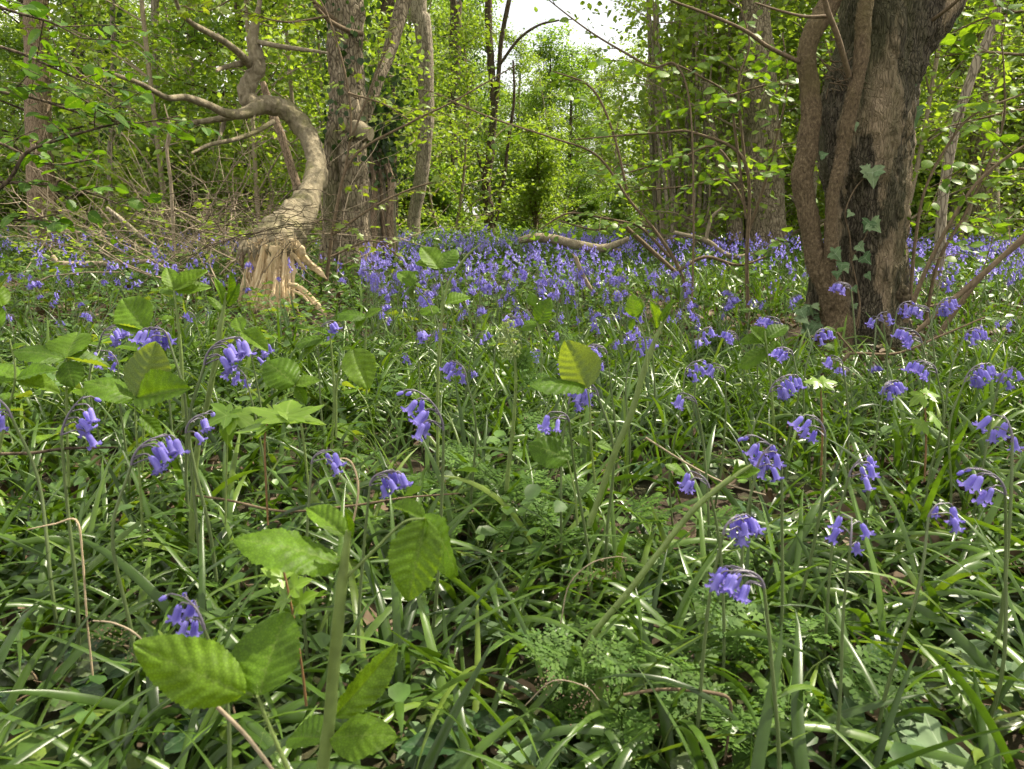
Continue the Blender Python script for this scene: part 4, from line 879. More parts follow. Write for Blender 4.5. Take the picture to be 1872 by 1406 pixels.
def blades(mb, x, y, az, L, w, lean, curv, nseg, tint, keel=True, z0=None):
    n = len(x); z = gz(x, y) if z0 is None else z0
    t = np.linspace(0, 1, nseg + 1)[None]
    th = lean[:, None] + curv[:, None] * ((t[:, :-1] + t[:, 1:]) / 2) ** 1.5
    st = (L / nseg)[:, None]
    r = np.concatenate([np.zeros((n, 1)), np.cumsum(np.sin(th) * st, 1)], 1); h = np.concatenate([np.zeros((n, 1)), np.cumsum(np.cos(th) * st, 1)], 1)
    wob = (vnoise(np.stack([np.repeat(x * 50, nseg + 1), np.repeat(y * 50, nseg + 1), np.tile(t[0] * 2.2, n)], -1), 4).reshape(n, -1)) * .05 * L[:, None] * t
    ca, sa = np.cos(az)[:, None], np.sin(az)[:, None]
    C = np.stack([x[:, None] + ca * r - sa * wob, y[:, None] + sa * r + ca * wob, np.maximum(z[:, None] + h - .01, z[:, None] + .004 - .02 * (t < .01))], -1)
    ww = w[:, None] * np.clip(.6 + 1.2 * t, 0, 1) * np.clip(1 - t ** 5, .03, 1) * .5
    tw = rng.normal(0, .35, n)[:, None] + rng.normal(0, .6, n)[:, None] * t
    th2 = np.concatenate([th, th[:, -1:]], 1)
    S0 = np.stack([-sa + 0 * t, ca + 0 * t, 0 * t + 0 * sa], -1); Nn = np.stack([-ca * np.cos(th2), -sa * np.cos(th2), np.sin(th2)], -1)
    S = S0 * np.cos(tw)[..., None] + Nn * np.sin(tw)[..., None]
    Nf = np.cross(S, np.gradient(C, axis=1)); Nf /= np.linalg.norm(Nf, axis=2)[..., None] + 1e-9
    Lp, Rp = C + S * ww[..., None], C - S * ww[..., None]
    m = nseg + 1
    if keel:
        V = np.stack([Lp, C - Nf * (ww * .45)[..., None], Rp], 2).reshape(-1, 3); c = 3
    else:
        V = np.stack([Lp, Rp], 2).reshape(-1, 3); c = 2
    i = np.arange(nseg)[:, None] * c + np.arange(c - 1)[None]; i = i.ravel()
    F1 = np.stack([i, i + 1, i + 1 + c, i + c], -1)
    F = (F1[None] + (np.arange(n) * m * c)[:, None, None]).reshape(-1, 4)
    mb.add(V, F, np.repeat(tint, m * c))

def butt(x, y): return (x > -.37 * y) & (x < -.20 * y) & (y > 3.2) & (y < 5.0) & (rng.random(len(x)) < .85)
def foot(x, y): return (np.abs(x - .455 * y) < .10 * y) & (y > 2.3) & (y < 3.7) & (rng.random(len(x)) < .8)
def blade_field(name, label, y0, y1, n, nseg, keel, wscale=1.0, thin=None, lens=(.16, .36), power=.8, lean=(.1, .55)):
    x, y = in_view(n, y0, y1, .35, power)
    dens = fbm(np.stack([x * 1.1, y * 1.1, 0 * x], -1), 8)
    keep = dens > -.55 + .55 * rng.random(len(x)) * (y < 2)
    if thin is not None: keep &= thin(x, y)
    x, y = x[keep], y[keep]
    # clumps: pull points together
    g = .11; cxx = np.floor(x / g) * g + g * .5 + .04 * np.sin(np.floor(y / g) * 12.9); cyy = np.floor(y / g) * g + g * .5 + .04 * np.sin(np.floor(x / g) * 7.7)
    x = x * .45 + cxx * .55; y = y * .45 + cyy * .55; n = len(x)
    b = MB(); L = lens[0] + (lens[1] - lens[0]) * rng.random(n) ** .9
    az = rng.random(n) * 6.283; w = (.005 + .0065 * rng.random(n)) * wscale
    blades(b, x, y, az, L, w, lean[0] + lean[1] * rng.random(n), .4 + 1.9 * rng.random(n) ** 1.2, nseg, np.clip(.45 + .25 * rng.normal(0, 1, n), 0, 1), keel)
    o = link(name, b.mesh(name, M_BLADE)); tag(o, label, "leaves", kind="stuff")
blade_field("bluebell_leaves", "long glossy strap-shaped bluebell leaves sprawling along the bottom", .45, 1.5, 2500, 11, True, 1.25, lens=(.13, .32), lean=(.3, .75), thin=lambda x, y: ~((x > .45 * y) & (rng.random(len(x)) < .3)))
blade_field("bluebell_leaves", "glossy strap leaves in the bright band before the big tree", 1.5, 3.0, 7400, 9, True, 1.15, lens=(.14, .33), thin=lambda x, y: ~foot(x, y))
blade_field("bluebell_leaves", "strap-shaped bluebell leaves around the big tree and splintered butt", 3.0, 8.5, 24000, 6, False, 1.15, lens=(.12, .28), thin=lambda x, y: ((x > -.17 * y) | (rng.random(len(x)) < .45)) & ~butt(x, y) & ~foot(x, y))
blade_field("bluebell_leaves", "far strap-shaped leaves under the sea of bluebells", 8.5, 21, 26000, 4, False, 2.0, lens=(.12, .30), power=1.2)

def herbs(name, label, y0, y1, n, size, zr, tv, tf, mat, bias=None, power=1.0):
    x, y = in_view(n, y0, y1, .3, power)
    if bias is not None: k = bias(x, y); x, y = x[k], y[k]
    # leaves gathered in sprigs
    m = len(x) // 7 + 1; cx_, cy_ = x[:m], y[:m]; idx = rng.integers(0, m, len(x))
    x = cx_[idx] + rng.normal(0, .035 + .004 * cy_[idx]); y = cy_[idx] + rng.normal(0, .035 + .004 * cy_[idx]); n = len(x)
    hgt = (zr[0] + (zr[1] - zr[0]) * rng.random(m) ** 1.3)[idx]
    z = gz(x, y) + hgt * (.4 + .6 * rng.random(n))
    D = rand_dirs(n, -.5, .35); N = rng.normal(0, .35, (n, 3)) + (0, 0, 1)
    b = MB(); batch(b, tv, tf, np.stack([x, y, z], -1), frames(D, N), size * (.6 + .8 * rng.random(n)), np.clip(.6 * rng.random(m)[idx] + .4 * rng.random(n), 0, 1))
    o = link(name, b.mesh(name, mat)); tag(o, label, "undergrowth", kind="stuff")
herbs("undergrowth", "small round herb leaves low among the nearest strap leaves", .6, 1.7, 1900, .026, (.02, .10), LEAF4_V * (1.2, 1, 1), LEAF4_F, M_HERB)
herbs("undergrowth", "small woodland herb leaves in the shade left of the strap leaves", 1.1, 5, 9000, .032, (.03, .22), LEAF4_V, LEAF4_F, M_HERB, lambda x, y: (x < .15 * y - .1) | (rng.random(len(x)) < .18), .9)
herbs("undergrowth", "green leaves of low scrub poking through the dead brushwood", 5.5, 9.5, 5200, .055, (.2, .75), LEAF4_V, LEAF4_F, M_LEAF[0], lambda x, y: (x < -.14 * y) & (x > -.62 * y))
herbs("undergrowth", "low leafy herbs among the mid-distance bluebells", 4.5, 12, 24000, .05, (.03, .28), LEAF4_V, LEAF4_F, M_HERB, lambda x, y: ((x < .1 * y) | (rng.random(len(x)) < .4)) & ~butt(x, y))
herbs("undergrowth", "far low greenery at the back of the glade", 11, 26, 30000, .085, (.03, .34), LEAF2_V, LEAF2_F, M_LEAF[1], None, .8)
# ------------------------------------------------------------------ bluebells
def bell_template(sides=12, curl=1.0, bud=False):
    rings = [(0, .05), (-.05, .17), (-.22, .23), (-.5, .235), (-.72, .26)] if not bud else [(0, .05), (-.06, .15), (-.3, .2), (-.6, .19), (-.85, .13)]
    th = np.linspace(0, 2 * np.pi, sides, endpoint=False); V = []; T = []
    for z, r in rings:
        V += [(r * math.cos(a), r * math.sin(a), z) for a in th]; T += [.55 if k % 2 == 0 else .35 for k in range(sides)]
    if not bud:                                       # six recurved tips: even columns are tips, odd ones the clefts
        for lvl, (zt, rt, zc, rc) in enumerate(((-.92, .34, -.80, .275), (-.99, .47, -.82, .28), (-.93, .60, -.825, .282), (-.83, .63, -.83, .284))):
            for k, a in enumerate(th):
                z, r = (zt, .26 + (rt - .26) * curl) if k % 2 == 0 else (zc, rc)
                V.append((r * math.cos(a), r * math.sin(a), z)); T.append(.75 if k % 2 == 0 else .5)
    n = len(V) // sides
    i, j = np.meshgrid(np.arange(n - 1), np.arange(sides), indexing='ij')
    F = np.stack([i * sides + j, i * sides + (j + 1) % sides, (i + 1) * sides + (j + 1) % sides, (i + 1) * sides + j], -1).reshape(-1, 4)
    return np.array(V), F, np.array(T)
BV, BF, BT = bell_template()
ME_BELL = []
for c_, w_ in ((1, 1), (.75, .9), (1.1, 1.05)):
    v, f, t = bell_template(curl=c_); ME_BELL.append(MB().add(v * (w_ * .8, w_ * .8, 1), f, t).mesh("bell", M_BELL))
v, f, t = bell_template(8, bud=True); ME_BUD = MB().add(v * (1, 1, .8), f, t * .3).mesh("bud", M_BELL)
LOWV = np.array([(.14 * math.cos(a), .14 * math.sin(a), 0) for a in np.arange(0, 6.2, 6.2832 / 4)] + [(.25 * math.cos(a), .25 * math.sin(a), -.55) for a in np.arange(0, 6.2, 6.2832 / 4)] + [(.55 * math.cos(a), .55 * math.sin(a), -.92) for a in np.arange(0, 6.2, 6.2832 / 4)])
LOWF = np.array([(l * 4 + k, l * 4 + (k + 1) % 4, (l + 1) * 4 + (k + 1) % 4, (l + 1) * 4 + k) for l in (0, 1) for k in range(4)])

def bell_M(p, d, s, spin):
    z = -Vector(d).normalized(); x = Vector((math.cos(spin), math.sin(spin), .1)); x = (x - x.dot(z) * z).normalized(); y = z.cross(x)
    return Matrix(((x.x * s, y.x * s, z.x * s, p[0]), (x.y * s, y.y * s, z.y * s, p[1]), (x.z * s, y.z * s, z.z * s, p[2]), (0, 0, 0, 1)))

def bluebell_design(seed, n, nod=1.4, rl=.085, h=.30, bl=.0168, spread=.48, buds=0):
    """stem mesh + list of (mesh, matrix); nods towards +X; h = height of the head's middle"""
    r = np.random.default_rng(seed); rl = rl * .46; n = n + (n > 4)
    straight = h - rl * .35
    pts = [np.array([0, 0, -.02]), np.array([r.normal(0, .006), r.normal(0, .006), straight * .35]), np.array([.004 + r.normal(0, .006), r.normal(0, .005), straight * .75]), np.array([.012, 0, straight])]
    a = .25; p = pts[-1].copy()
    seg = 7; rac = [p.copy()]
    for k in range(seg):
        p = p + np.array([math.sin(a), 0, math.cos(a)]) * rl / seg; a += nod / seg; rac.append(p.copy())
    b = MB(); tube(b, catmull(pts, 14), [.0022, .0020, .0017, .0014], 6, 14, tint=.3, cap=False)
    Cr = tube(b, rac, [.0014, .0010, .0006], 6, 12, tint=.95)
    out = []
    for k in range(n):
        t = (k + .3) / n; q = Cr[min(11, int(t * 11.5))]
        side = (1 if k % 2 else -1) * (.25 + .55 * r.random())
        d0 = np.array([.5 + .3 * r.random(), side * spread, .25 - .2 * t]); d0 /= np.linalg.norm(d0)
        pl = .009 + .008 * r.random() * (1.2 - t)
        e = q + d0 * pl; d1 = np.array([d0[0] * .35 + r.normal(0, .12), d0[1] * .45 + r.normal(0, .12), -1 + .3 * r.random()]); d1 /= np.linalg.norm(d1)
        e2 = e + (d0 * .4 + d1 * .6) * pl * .6
        tube(b, [q, e, e2], [.0008, .0008, .0009], 4, 5, tint=.95, cap=False)
        if k >= n - buds: out.append((ME_BUD, bell_M(e2, d0 * .6 + d1 * .6, bl * .62, r.random() * 6)))
        else: out.append((ME_BELL[k % 3], bell_M(e2, d1, bl * (.88 + .24 * r.random()), r.random() * 6)))
    return b.mesh("bluebell_stem", M_BSTEM), out
DESIGN = [bluebell_design(301, 6, 1.9), bluebell_design(302, 8, 1.5, .10), bluebell_design(303, 4, 1.1, .07), bluebell_design(304, 9, 2.1, .075), bluebell_design(305, 5, .7, .10, buds=1), bluebell_design(306, 3, 1.3, .05), bluebell_design(307, 7, 1.2, .12, buds=2), bluebell_design(308, 10, 2.3, .07, spread=.8), bluebell_design(309, 5, 1.6, .09, buds=2), bluebell_design(310, 7, 1.0, .10, buds=1), bluebell_design(311, 6, 2.4, .08, spread=.3), bluebell_design(312, 4, 1.8, .09, spread=.8), bluebell_design(313, 8, 1.7, .12, buds=3), bluebell_design(314, 5, 1.2, .08, spread=.2)]
def bluebell(label, group, x, y, H, design, rot, lean=0.0, name="bluebell"):
    s = H / .30
    t = thing(name, label, "bluebell", (x, y, gzf(x, y)), group)
    t.rotation_euler = (0, lean, rot); t.scale = (s, s, s)
    me, bells = DESIGN[design]
    link("stem", me, t)
    for m, M in bells: link("bud" if m is ME_BUD else "flower", m, t, M)
    return t
# every bluebell that stands out: (px, py of the head, height, design, rotation, words)
NEAR = [
    (1450, 1055, .30, 3, 2.9, "lone bluebell nodding low at the lower right, on a long bare stalk"),
    (1297, 962, .31, 0, .6, "bluebell with a compact cluster just under the long arching bramble cane"),
    (1645, 938, .31, 5, .4, "bluebell with a tight tuft of bells on a straight stalk, lower right"),
    (1558, 985, .30, 5, 1.2, "nearly bare bluebell holding only a few spread flowers, lower right"),
    (1545, 855, .32, 2, .2, "bluebell with two tiers of bells in the bright strap leaves"),
    (1856, 880, .33, 2, 2.8, "large bluebell cut by the right edge"),
    (1868, 795, .36, 2, 1.6, "dark bluebell at the right edge above the large one"),
    (1380, 698, .34, 1, 0.2, "full bluebell with a broad drooping cluster in front of the big tree"),
    (1458, 640, .33, 7, 2.6, "bluebell with a wide arched head just left of the big tree's foot"),
    (1120, 705, .37, 0, 2.8, "large bluebell beside the hairy bramble cane, upper of the two"),
    (1092, 748, .35, 5, 3.6, "bluebell with dark bells just below the large one by the hairy cane"),
    (768, 750, .37, 6, 3.0, "tall bluebell with bells strung down its left side, left of centre"),
    (848, 672, .35, 0, 2.4, "bluebell with bells in a hanging fringe, left of the cow parsley stem"),
    (650, 872, .31, 3, .3, "pale drooping bluebell beside the dried seed heads"),
    (200, 826, .35, 1, .5, "pale bluebell with a stacked head low at the left"),
    (325, 605, .43, 7, 2.7, "tallest bluebell, pale stacked head left of the thick bramble cane"),
    (360, 640, .42, 1, .3, "bluebell leaning right just beside the tallest one"),
    (50, 740, .38, 2, 2.9, "bluebell with slim spread bells near the left edge"),
    (75, 770, .37, 4, .4, "bluebell with one raised bell near the left edge"),
    (378, 1125, .30, 2, 2.6, "blurred dark bluebell behind the nearest bramble leaf"),
    (1006, 635, .35, 3, .3, "bluebell with a dense fringe right of the cow parsley stem"),
    (905, 585, .35, 0, .2, "bluebell with a paired head left above the cow parsley buds"),
    (795, 550, .38, 1, 2.4, "dense bluebell behind the upright bramble shoot in the middle"),
    (1030, 725, .33, 0, .7, "bluebell hidden under the raised bramble leaf"),
    (1375, 840, .33, 2, .5, "bluebell arching over the tip of the long bramble cane"),
    (1450, 828, .33, 6, 2.9, "bluebell with a loose string of bells below the full cluster"),
    (1466, 775, .34, 2, 2.6, "small bluebell with a hooked tip right of the full cluster"),
    (1612, 705, .32, 3, .6, "bluebell like a blue tuft right below the big tree"),
    (1308, 730, .33, 5, 2.8, "short bluebell with few bells left of the full cluster"),
    (1770, 680, .33, 1, .2, "bluebell with a broad head in the row right of the big tree, middle one"),
    (1728, 668, .33, 0, 2.9, "bluebell with a broad head in the row right of the big tree, left one"),
    (1805, 680, .33, 5, .3, "bluebell with a thin head in the row right of the big tree, right one"),
    (1566, 660, .32, 5, 2.5, "bluebell with a short head at the foot of the big tree"),
    (1468, 606, .34, 0, .5, "bluebell against the left climbing stem's foot"),
    (1312, 674, .33, 5, 2.7, "bluebell between the hairy cane and the full cluster"),
    (1246, 670, .33, 2, .3, "bluebell with split head right of the hairy cane"),
    (1152, 625, .35, 0, .5, "bluebell behind the hairy cane, right of a pair"),
    (1130, 635, .34, 3, 2.8, "bluebell behind the hairy cane, left of a pair"),
    (1205, 570, .37, 2, 2.7, "pale bluebell at the tip of the hairy cane"),
    (487, 638, .34, 5, .3, "bluebell with narrow head left of the middle bramble leaf"),
    (474, 686, .33, 2, 2.7, "bluebell below the narrow-headed one, left of the middle bramble leaf"),
    (590, 600, .35, 0, .3, "bluebell in front of the splintered butt's right strip"),
    (156, 605, .37, 1, .3, "bluebell above the paired bramble leaves at the left"),
    (205, 650, .35, 5, 2.9, "small bluebell between bramble leaves at the left"),
    (545, 838, .32, 5, .4, "small faded bluebell beside the sycamore seedling"),
    (1581, 518, .40, 3, 2.9, "tall bluebell standing against the big trunk"),
    (1596, 577, .35, 5, .3, "bluebell with short head against the big trunk's base"),
    (1630, 558, .36, 2, .2, "bluebell under the burl of the big trunk"),
    (1638, 585, .34, 5, 2.7, "bluebell just right of the big trunk's base"),
    (1440, 582, .35, 0, 2.8, "bluebell left of the climbing stem's bend"),
    (1705, 555, .38, 1, .4, "dark bluebell with heavy head right of the burl"),
    (1735, 560, .37, 3, 2.8, "bluebell crowded beside the heavy dark head right of the burl"),
    (1700, 510, .40, 4, .2, "tall bluebell among the hazel shoots right of the big tree"),
    (1695, 612, .34, 1, 2.9, "wide bluebell on the sagging twig"),
    (1725, 600, .35, 0, .3, "wide bluebell right above the sagging twig"),
    (345, 770, .34, 5, .4, "small bluebell half hidden by the thick cane at the left"),
    (1340, 885, .32, 5, 2.6, "bluebell peeping over the end of the long bramble cane"),
    (1270, 605, .35, 5, .3, "slim bluebell in the strap leaves left of the big tree"),
    (288, 585, .38, 5, 2.9, "small bluebell just left of the tallest one"),
]
for k, (px, py, H, ds, rot, lab) in enumerate(NEAR):
    x, y, z = solve(px, py, H); bluebell(lab, None, x, y, H, {0: (0, 10, 13), 5: (5, 11), 2: (2, 8)}.get(ds, (ds,))[k % len({0: (0, 10, 13), 5: (5, 11), 2: (2, 8)}.get(ds, (ds,)))], rot, random.gauss(0, .05))
# the drifts behind
def drift(n, y0, y1, accept):
    out = []
    while len(out) < n:
        x, y = in_view(400, y0, y1, .1, 1.0)
        k = accept(x, y); out += list(zip(x[k], y[k]))
    return out[:n]
def px_of(x, y): return CX + FPX * x / (y * CP + .1)
def accept(x, y):
    px = CX + FPX * x / y
    d = np.where(px > 660, 1.0, .22); d = np.where((px > 1650), .8, d); d = np.where((px > 400) & (px < 640), .12, d)
    d = d * np.clip((y - 1.5) / 1.9, .05, 1)
    d = d * (.25 + .9 * (fbm(np.stack([x * .9, y * .5, 0 * x], -1), 12) > -.15))
    d = np.where((np.abs(x - .455 * y) < .10 * y) & (y > 2.2) & (y < 3.8), 0, d)
    return rng.random(len(x)) < d
pts = drift(980, 1.9, 7.5, accept)
pts.sort(key=lambda p: p[1])
def zone(x, y):
    px = CX + FPX * x / y
    if px < 640: return ("bluebell scattered in the herbs around the splintered butt and left of it", "bluebells left of the glade")
    if px > 1560: return ("bluebell in the drift beyond the foot of the big tree, on its right side", "bluebells right of the big tree")
    if y < 4: return ("bluebell in the near fringe of the central drift", "bluebells in the near fringe of the drift")
    return ("bluebell in the dense violet drift filling the central glade", "bluebells of the central drift")
IND = 300 - len(NEAR)
for k, (x, y) in enumerate(pts[:IND]):
    lab, grp = zone(x, y); bluebell(lab, grp, x, y, random.uniform(.20, .34), random.choice((0, 1, 2, 3, 4, 6, 7, 8, 9, 10, 11, 12, 13)), random.uniform(0, 6.283), random.gauss(0, .06))
far = pts[IND:] + drift(460, 7.0, 10.5, lambda x, y: rng.random(len(x)) < np.clip((12 - y) / 5, 0, 1) * np.where(np.abs(CX + FPX * x / y - 1100) < 480, 1.0, .35) * (.2 + .9 * (fbm(np.stack([x * .5, y * .35, 0 * x], -1), 12) > -.2)))
b, bs = MB(), MB(); fx = np.array(far); n = len(fx); H = rng.uniform(.20, .34, n); zg = gz(fx[:, 0], fx[:, 1])
m = 6; idx = np.repeat(np.arange(n), m); t = np.tile(np.arange(m) / (m - 1), n); a = rng.random(n)[idx] * 6.283
pos = np.stack([fx[idx, 0] + np.cos(a) * .035 * t + rng.normal(0, .013, n * m), fx[idx, 1] + np.sin(a) * .035 * t + rng.normal(0, .013, n * m), zg[idx] + H[idx] - .035 + .07 * (t - .5) * rng.uniform(.4, 1.3, n)[idx]], -1)
N_ = rng.normal(0, .3, (n * m, 3)) + (0, 0, 1); D_ = rng.normal(0, 1, (n * m, 3))
batch(b, LOWV, LOWF, pos, frames(np.cross(N_, D_), N_), np.where(fx[idx, 1] > 9, .023, .018) * rng.uniform(.8, 1.2, n * m), rng.random(n * m))
ob = link("bluebells", b.mesh("bluebells", M_BELL)); tag(ob, "far bluebell flowers merging into a violet haze across the glade", "bluebells", kind="stuff")
blades(bs, fx[:, 0], fx[:, 1], rng.random(n) * 6, H, np.full(n, .004), np.full(n, .05), np.full(n, .2), 3, np.full(n, .8), False)
oc = link("bluebell_stalks", bs.mesh("bluebell_stalks", M_BSTEM)); tag(oc, "thin stalks of the far bluebells across the glade", "stalks", kind="stuff")

# ------------------------------------------------------------------ brambles
def lf(root, bx, by, tx, ty, Y, n=(0, -.5, 1), v=0, w=1.0, dY=0.0, meshes=None):
    me = (meshes or ME_BRA); link("leaflet", me[v % len(me)], root, leaf_matrix(P(bx, by, Y), P(tx, ty, Y + dY), n, root.location, w))
def cane(root, L, Y, name="cane", mat=None, hairs=True):
    b = MB(); L = [(q[0] + 2.5 * math.sin(i * 2.1 + q[1]), q[1], q[2] * .82) for i, q in enumerate(L)]; C = pxtube(b, L, Y, sides=9, n=6 * len(L), amp=.12, freq=60)
    if hairs and L[0][2] > 8:
        r = np.random.default_rng(int(L[0][0])); i = r.integers(0, len(C), 260); d = r.normal(0, 1, (260, 3)); d /= np.linalg.norm(d, axis=1)[:, None]
        rr = np.interp(i / len(C), np.linspace(0, 1, len(L)), [q[2] * .5 * mpp(Y) for q in L])[:, None]
        batch(b, np.array([(.06, 0, 0), (-.06, 0, 0), (0, 1, 0)]), np.array([(0, 1, 2)]), C[i] + d * rr * .9 + r.normal(0, .002, (260, 3)), frames(d, r.normal(0, 1, (260, 3))), np.full(260, .0035), np.full(260, .9))
    return part(root, name, b, mat or M_BRST)
def bramble(label, px, Y, name="bramble"):
    x = P(px, 700, Y)[0]; return thing(name, label, "bramble", (x, Y, gzf(x, Y)))
UP, FACE, AWAY = (0, -.45, 1), (0, -1, .25), (0, .8, .3)
t = bramble("thick upright hairy bramble cane with budding tip left of centre", 350, 1.2)
cane(t, [(346, 1075, 13), (352, 950, 14), (362, 830, 13), (385, 700, 13), (405, 600, 12), (416, 535, 5)], 1.2)
cane(t, [(385, 700, 5), (410, 650, 5), (442, 606, 4)], 1.19, "leaf_stalk")
for q in ((442, 606, 490, 640, -.02, 2), (442, 606, 430, 575, .03, 0), (442, 606, 500, 600, .03, 1)): lf(t, q[0], q[1], q[2], q[3], 1.19, (-.2, -.5, 1), q[5], .8, q[4])
for q in ((410, 560, 396, 505, 0), (414, 550, 424, 495, 2), (412, 575, 384, 535, 1), (416, 560, 440, 520, 0)): lf(t, q[0], q[1], q[2], q[3], 1.2, (.8, -.6, .2), q[4], .45)
t = bramble("bramble leaf of three with pale underside turned up, left of the thick cane", 250, 1.12)
cane(t, [(265, 1010, 6), (258, 900, 6), (250, 800, 5), (248, 728, 4)], 1.12)
lf(t, 248, 725, 292, 628, 1.12, (.25, 1, .5), 0, 1.15, .03); lf(t, 246, 728, 162, 680, 1.12, (.1, -.4, 1), 1, .95, -.01); lf(t, 250, 728, 342, 706, 1.12, (.1, -.75, .6), 2, .95, -.03)
lf(t, 256, 760, 300, 800, 1.13, (.6, -.6, .5), 0, .7, .0); lf(t, 262, 800, 318, 850, 1.13, (.7, -.5, .3), 1, .55)
t = bramble("bramble with two broad sunlit leaflets near the left edge", 122, 1.22)
cane(t, [(128, 890, 6), (124, 770, 6), (120, 658, 4)], 1.22)
lf(t, 118, 655, 28, 622, 1.22, (.0, -.35, 1), 1, .95, -.02); lf(t, 120, 655, 138, 598, 1.22, (.0, -.4, 1), 0, 1.25, .06); lf(t, 122, 660, 128, 700, 1.22, (0, -.7, .6), 1, 1.2, -.03); lf(t, 122, 655, 204, 668, 1.22, (0, -.2, 1), 2, .8, .03)
t = bramble("bramble leaf standing up behind the pale-undersided one", 265, 1.35)
cane(t, [(262, 860, 6), (266, 720, 6), (268, 606, 4)], 1.35)
lf(t, 268, 604, 218, 540, 1.35, (-.1, -.8, .7), 0, 1.1, .03); lf(t, 268, 606, 205, 588, 1.35, (0, -.2, 1), 2, .7); lf(t, 268, 606, 308, 618, 1.35, (0, -.3, 1), 1, .9); lf(t, 262, 640, 218, 620, 1.36, UP, 0, .8, .05)
t = bramble("bramble leaves cut by the left edge", 10, 1.1)
cane(t, [(-10, 900, 7), (5, 800, 7), (30, 692, 5), (20, 620, 4)], 1.1)
for q in ((30, 692, 100, 668, 0), (30, 692, -30, 655, 1), (30, 695, 110, 715, 2), (25, 730, -40, 720, 1), (20, 640, 48, 628, 2), (0, 600, -40, 545, 0), (5, 560, -20, 510, 1), (-20, 560, 12, 500, 2)): lf(t, q[0], q[1], q[2], q[3], 1.1, (0, -.4, 1), q[4], .95, .01)
t = bramble("bramble shoot with a fan of narrow young leaves behind the tallest bluebell", 325, 1.55)
cane(t, [(336, 760, 8), (328, 640, 8), (318, 530, 5)], 1.55)
for q in ((318, 532, 305, 484, 0), (320, 530, 342, 492, 1), (320, 532, 378, 492, 2), (322, 535, 385, 518, 0), (320, 535, 292, 515, 1), (335, 545, 350, 570, 1), (322, 560, 300, 555, 2)): lf(t, q[0], q[1], q[2], q[3], 1.55, (.2, -.6, .8), q[4], .75, .03)
t = bramble("bramble with an upright oval leaflet left of the middle", 545, 1.35)
cane(t, [(566, 920, 6), (556, 800, 6), (540, 705, 4)], 1.35)
lf(t, 540, 703, 482, 650, 1.35, (-.1, -.7, .8), 1, 1.05, .02); lf(t, 541, 704, 584, 690, 1.35, (0, -.5, 1), 0, 1.1, .01); lf(t, 540, 706, 560, 738, 1.35, (0, -.6, .7), 2, .9)
t = bramble("pale drooping bramble leaves below the splintered butt", 600, 1.6)
cane(t, [(606, 820, 6), (612, 720, 6), (606, 610, 4)], 1.6)
for q in ((592, 618, 535, 618, 1), (592, 618, 545, 652, 0), (594, 616, 612, 612, 2), (600, 612, 572, 600, 2)): lf(t, q[0], q[1], q[2], q[3], 1.6, (0, -.5, 1), q[4], .8)
t = bramble("single hanging bramble leaf with deep veins right of the splintered butt", 650, 1.4)
cane(t, [(612, 800, 6), (618, 700, 6), (632, 650, 4), (648, 640, 3)], 1.4); lf(t, 645, 638, 672, 706, 1.4, (.1, -.9, .5), 0, 1.0, -.05); lf(t, 643, 638, 622, 640, 1.4, UP, 2, .9)
t = bramble("small bramble leaf of three glowing in the sun right of the butt", 668, 1.95)
cane(t, [(672, 720, 5), (670, 650, 5), (668, 582, 3)], 1.95)
lf(t, 668, 580, 620, 562, 1.95, (0, -.4, 1), 1, 1.0); lf(t, 669, 580, 694, 562, 1.95, (0, -.5, 1), 0, 1.1); lf(t, 668, 582, 650, 602, 1.95, (0, -.6, .8), 2, 1.1); 
t = bramble("tall bramble shoot with dark leaflets rising in the middle of the picture", 805, 1.5)
cane(t, [(802, 860, 7), (803, 700, 7), (808, 590, 7), (822, 520, 6), (850, 470, 5), (880, 445, 2)], 1.5)
for q in ((803, 492, 772, 446, 0), (805, 490, 830, 448, 1), (803, 490, 758, 478, 2), (806, 492, 790, 478, 1), (757, 522, 728, 492, 0), (758, 522, 728, 535, 1), (760, 522, 778, 530, 2), (757, 520, 752, 545, 0), (815, 556, 860, 542, 2), (800, 572, 768, 555, 1)): lf(t, q[0], q[1], q[2], q[3], 1.5, (.0, -.55, .9), q[4], 1.05, .02)
cane(t, [(806, 600, 4), (806, 540, 4), (804, 490, 3)], 1.5, "leaf_stalk"); cane(t, [(806, 620, 4), (785, 560, 3), (758, 522, 3)], 1.5, "leaf_stalk")
t = bramble("thick hairy bramble cane slanting up right of the middle", 1150, 1.05)
cane(t, [(1080, 960, 15), (1104, 880, 15), (1125, 820, 15), (1152, 755, 14), (1180, 670, 13), (1205, 610, 10), (1232, 558, 4)], 1.05)
cane(t, [(1180, 680, 5), (1182, 630, 4), (1174, 598, 4), (1160, 580, 3)], 1.04, "leaf_stalk")
lf(t, 1160, 580, 1152, 540, 1.04, (-.5, -.6, .6), 1, 1.0); lf(t, 1162, 582, 1176, 545, 1.05, (.7, -.5, .3), 0, .8); lf(t, 1160, 582, 1152, 605, 1.04, (-.4, -.7, .4), 2, .9)
lf(t, 1200, 600, 1190, 548, 1.05, (.4, -.8, .4), 2, .6); lf(t, 1210, 590, 1230, 545, 1.05, (-.6, -.7, .3), 0, .4)
cane(t, [(1090, 885, 6), (1082, 800, 5), (1076, 745, 5), (1072, 712, 4)], 1.0, "leaf_stalk")
lf(t, 1074, 710, 1038, 622, 1.0, (.15, 1, .35), 0, 1.2, .02); lf(t, 1070, 708, 978, 678, 1.0, (0, -.25, 1), 1, .85, -.02)
cane(t, [(1058, 960, 6), (1052, 900, 5), (1040, 842, 4)], .98, "leaf_stalk"); lf(t, 1040, 840, 974, 803, .98, (.1, -.7, .7), 1, 1.1, 0)
